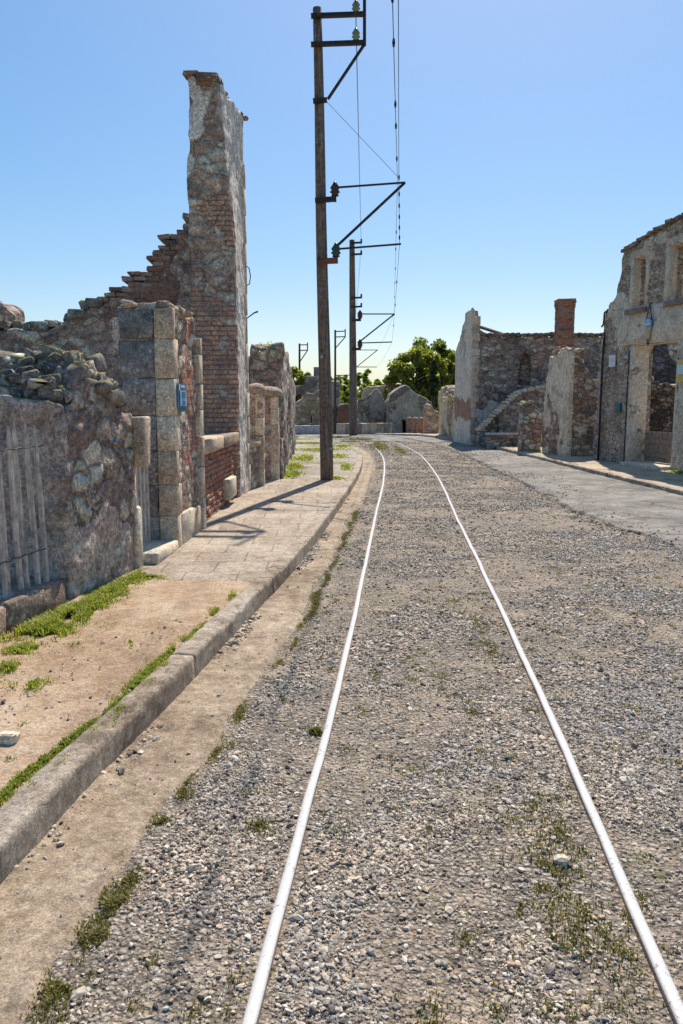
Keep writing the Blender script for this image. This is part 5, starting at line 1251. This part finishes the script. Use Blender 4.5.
# ------------------------------------------------------------------ tram poles
def rod(a, b, r, n=6): mb = MB(); mb.tube([a, (np.array(a) + np.array(b)) / 2, b], r, n); return mb
def insulator(parent, p, mat, s=1.0):
    mb = MB(); mb.lathe(p - np.array([0, 0, .09 * s]), [(.03 * s, 0), (.055 * s, .01 * s), (.045 * s, .04 * s), (.075 * s, .06 * s), (.05 * s, .09 * s), (.07 * s, .12 * s), (.035 * s, .17 * s), (.02 * s, .2 * s)], 10); mb.build('insulator', mat, parent, smooth=True)
def clamp(parent, p0, p1, s=.03, mat=None):
    mb = MB(); p0 = np.array(p0); p1 = np.array(p1); d = p1 - p0; L = np.linalg.norm(d); d /= L; e = np.cross((0, 0, 1), d); e /= np.linalg.norm(e)
    mb.box((p0 + p1) / 2, (L / 2, s * 1.5, s), np.array([d, e, np.cross(d, e)])); mb.build('bracket', mat or M_IRON, parent)
Y1 = 13.68
b = np.array([*g(327, 480, .13), .0]); tp1 = at(317, 8, Y1)
P1 = thing('tram_pole', 'nearest tall brown tram pole with two bracket arms standing at the pavement end', 'pole', (b[0], b[1], .13), 'poles of the tram line')
us = np.linspace(0, 1, 14); mb = MB(); rr = .115 - .045 * us
mb.tube([b + (tp1 - b) * u + (.006 * math.sin(u * 9), 0, 0) for u in us], rr, 14); mb.build('shaft', M_POLE, P1, smooth=True)
for py, x0, x1 in ((15, 311, 366), (43.5, 311, 366)):
    clamp(P1, at(x0, py + 1, Y1 - .11), at(x1, py - 1, Y1 - .11), .028)
rod(at(364.5, -30, Y1 - .11), at(364.5, 46, Y1 - .11), .026).build('tie_bar', M_IRON, P1)
rod(at(364, 45, Y1 - .11), at(328, 99, Y1 - .11), .026).build('brace', M_IRON, P1)
for py in (7, 35): insulator(P1, at(356, py, Y1 - .11), M_PORCY, .95); rod(at(356, py + 3, Y1 - .11), at(356, py + 9, Y1 - .11), .014).build('pin', M_IRON, P1)
clamp(P1, at(313, 101, Y1 - .1), at(327, 100, Y1 - .1), .03)
clamp(P1, at(315, 200.5, Y1 - .12), at(336, 199, Y1 - .12), .034); clamp(P1, at(317, 261.5, Y1 - .13), at(338, 260.5, Y1 - .13), .04, M_RUSTI)
for (px, py, m) in ((335, 190, M_PORC), (336, 251, M_PORCG)):
    insulator(P1, at(px, py, Y1 - .12), m, 1.15); rod(at(px, py + 3, Y1 - .12), at(px + .4, py + 12, Y1 - .12), .018).build('pin', M_IRON, P1)
tip1 = at(405, 182.5, Y1 - .12); tip2 = at(401, 244, Y1 - .12)
rod(at(337, 187.5, Y1 - .12), tip1, .017).build('arm', M_IRON, P1); rod(tip1, at(337, 246, Y1 - .12), .024).build('strut', M_IRON, P1); rod(at(338, 249, Y1 - .12), tip2, .017).build('arm', M_IRON, P1)
rod(at(326, 101, Y1 - .1), at(399, 178, Y1 - .12), .0035, 4).build('stay_wire', M_WIRE, P1)
# second pole
Y2 = 36.0
b2 = at(353.5, 433, Y2); tp2 = at(352, 240, Y2)
P2 = thing('tram_pole', 'second tram pole along the track, with two bracket arms over the bend', 'pole', (b2[0], b2[1], float(gz(0, Y2))), 'poles of the tram line')
mb = MB(); mb.tube([b2 + (tp2 - b2) * u - (0, 0, .3 * (1 - u)) for u in us], .19 - .075 * us, 12); mb.build('shaft', M_POLE, P2, smooth=True)
for py in (243, 254.5, 298, 307): clamp(P2, at(351, py, Y2 - .15), at(362, py - .5, Y2 - .15), .035); rod(at(361.3, py, Y2 - .15), at(361.3, py - 4, Y2 - .15), .04).build('insulator', M_PORC, P2)
for py in (320, 349): clamp(P2, at(352, py, Y2 - .18), at(361, py, Y2 - .18), .05); insulator(P2, at(360, py - 5, Y2 - .18), M_PORC, 1.8)
t21 = at(394.5, 314, Y2 - .15); t22 = at(392, 342, Y2 - .15)
rod(at(360.5, 314, Y2 - .15), t21, .028).build('arm', M_IRON, P2); rod(t21, at(360.5, 341, Y2 - .15), .035).build('strut', M_IRON, P2); rod(at(360.5, 343, Y2 - .15), t22, .028).build('arm', M_IRON, P2)
# third, mostly hidden by the second
Y3 = 62.0
b3 = at(354.3, 428, Y3); b3[2] = float(gz(0, Y3)); tp3 = at(353.6, 318, Y3)
P3 = thing('tram_pole', 'tram pole hidden behind the second one, only its far arms showing', 'pole', b3, 'poles of the tram line')
mb = MB(); mb.tube([b3, (b3 + tp3) / 2, tp3], [.19, .15, .12], 10); mb.build('shaft', M_POLEF, P3, smooth=True)
t31 = at(377.5, 350, Y3); t32 = at(377, 367, Y3)
rod(at(354, 350, Y3), t31, .03).build('arm', M_IRON, P3); rod(t31, at(354, 369, Y3), .035).build('strut', M_IRON, P3); rod(at(354, 367, Y3), t32, .03).build('arm', M_IRON, P3)
# two thin poles with top frames
def thin_pole(px, pyb, pyt, y, label, arm):
    bb = at(px, pyb, y); tt = at(px, pyt, y); bb[2] = min(bb[2], float(gz(0, y)))
    T = thing('wire_pole', label, 'pole', bb, 'thin wire poles')
    mb = MB(); mb.tube([bb, (bb + tt) / 2, tt], [.0017 * y, .0014 * y, .0012 * y], 9); mb.build('shaft', M_POLEF, T, smooth=True)
    r = .0007 * y
    for d in (1.5, 7): rod(at(px - 1, pyt + d, y), at(px + arm, pyt + d - .3, y), r).build('cross_arm', M_IRON, T)
    rod(at(px + arm, pyt - 1, y), at(px + arm, pyt + 7, y), r).build('tie_bar', M_IRON, T); rod(at(px + arm, pyt + 7, y), at(px + .5, pyt + 18, y), r).build('brace', M_IRON, T)
    return T
T = thin_pole(335.2, 427, 330, 46, 'thin grey wire pole beside the red hut', 10)
rod(at(335, 375.5, 46), at(352, 375, 46), .03).build('arm', M_IRON, T)
thin_pole(299.5, 420, 343.5, 70, 'thin distant wire pole above the dark blue grey house', 8)

# ------------------------------------------------------------------ wires
def wire(pts, r, label, clips=None, group='overhead tram wires'):
    pts = [np.array(p, float) for p in pts]; P = []
    for a, b_ in zip(pts[:-1], pts[1:]):
        n = 24; L = np.linalg.norm(b_ - a)
        for k in range(n + (b_ is pts[-1])):
            u = k / n; q = a * (1 - u) + b_ * u; q[2] -= 4 * u * (1 - u) * .006 * L; P.append(q)
    mb = MB(); mb.tube(P, r, 5); o = mb.build('overhead_wire', M_WIRE, loc=P[0]); top(o, label, 'wire', group)
    if clips:
        for k in clips:
            q = P[k % len(P)]; mb = MB(); mb.tube([q + (0, 0, -.035), q, q + (0, 0, .035)], [.008, .014, .008], 6); mb.build('clip', M_IRON, o, loc=LOC[o])
    return o
# contact wires hang from the arm tips and follow the track overhead
back1 = at(392.5, -5, 6.3); d = (back1 - at(397.5, 182, Y1 - .12)); e1 = at(397.5, 182, Y1 - .12)
wire([e1 + d * 3.0 + (-.0, 0, .3), e1, at(394, 314, Y2 - .15), at(377.3, 350, Y3)], .004, 'contact wire with small clips hung from the upper bracket arms', (6, 9, 11, 13, 14, 16, 17, 19, 20, 22, 28, 30, 33, 36, 40))
e2 = at(399.5, 244, Y1 - .12); f2 = at(396.2, -5, 6.1)
wire([e2 + (f2 - at(398.5, 186, Y1 - .12)) * 3.0 + (.0, 0, 2.0), at(398.8, 150, 11.6), e2, at(392, 342, Y2 - .15), at(376.8, 367, Y3)], .004, 'second contact wire joined to the lower bracket arms', (30, 34, 37, 40, 43, 46, 52, 56, 62))
for (pa, pb, lab) in (((356, 5), (361.3, 239), 'upper feeder wire from the top insulator of the nearest pole'), ((356, 33), (361.3, 250.5), 'lower feeder wire from the second insulator of the nearest pole')):
    a = at(*pa, Y1 - .11); q = at(*pb, Y2 - .15); wire([a + (a - q) * .9, a, q, at(pb[0] - 7, 330, Y3)], .004, lab, None, 'feeder wires')

# ------------------------------------------------------------------ light, sky, camera
AZ, EL = 12.5, 52.0                      # sun ahead and a little to the right
w = bpy.data.worlds.new('World'); scene.world = w; w.use_nodes = True
nt = w.node_tree; bg = nt.nodes['Background']; sky = nt.nodes.new('ShaderNodeTexSky'); sky.sky_type = 'NISHITA'
sky.sun_disc = False; sky.sun_elevation = R(EL); sky.sun_rotation = R(AZ); sky.air_density = 1.0; sky.dust_density = .8; sky.ozone_density = 4
gm = nt.nodes.new('ShaderNodeGamma'); gm.inputs[1].default_value = .65; nt.links.new(sky.outputs[0], gm.inputs[0])
hs = nt.nodes.new('ShaderNodeHueSaturation'); hs.inputs['Saturation'].default_value = 1.6; nt.links.new(gm.outputs[0], hs.inputs['Color'])
nt.links.new(hs.outputs[0], bg.inputs['Color']); bg.inputs['Strength'].default_value = .11
L = bpy.data.lights.new('sun', 'SUN'); L.energy = 2.9; L.angle = R(.5); L.color = (1, .93, .83)
so = bpy.data.objects.new('sun', L); col.objects.link(so)
from mathutils import Vector
sd = Vector((math.sin(R(AZ)) * math.cos(R(EL)), math.cos(R(AZ)) * math.cos(R(EL)), math.sin(R(EL))))
so.rotation_euler = sd.to_track_quat('Z', 'Y').to_euler()
cam = bpy.data.cameras.new('camera'); co = bpy.data.objects.new('camera', cam); col.objects.link(co)
co.location = (0, 0, EYE); co.rotation_euler = (math.pi / 2 - PITCH, 0, 0)
cam.sensor_fit = 'VERTICAL'; cam.sensor_height = 36; cam.lens = 36 * FOC / 1024; cam.clip_start = .05; cam.clip_end = 8000
scene.camera = co
scene.view_settings.view_transform = 'Standard'; scene.view_settings.look = 'None'; scene.view_settings.exposure = 1.22; scene.view_settings.gamma = 1
scene.cycles.use_denoising = True; scene.cycles.max_bounces = 6; scene.cycles.diffuse_bounces = 4
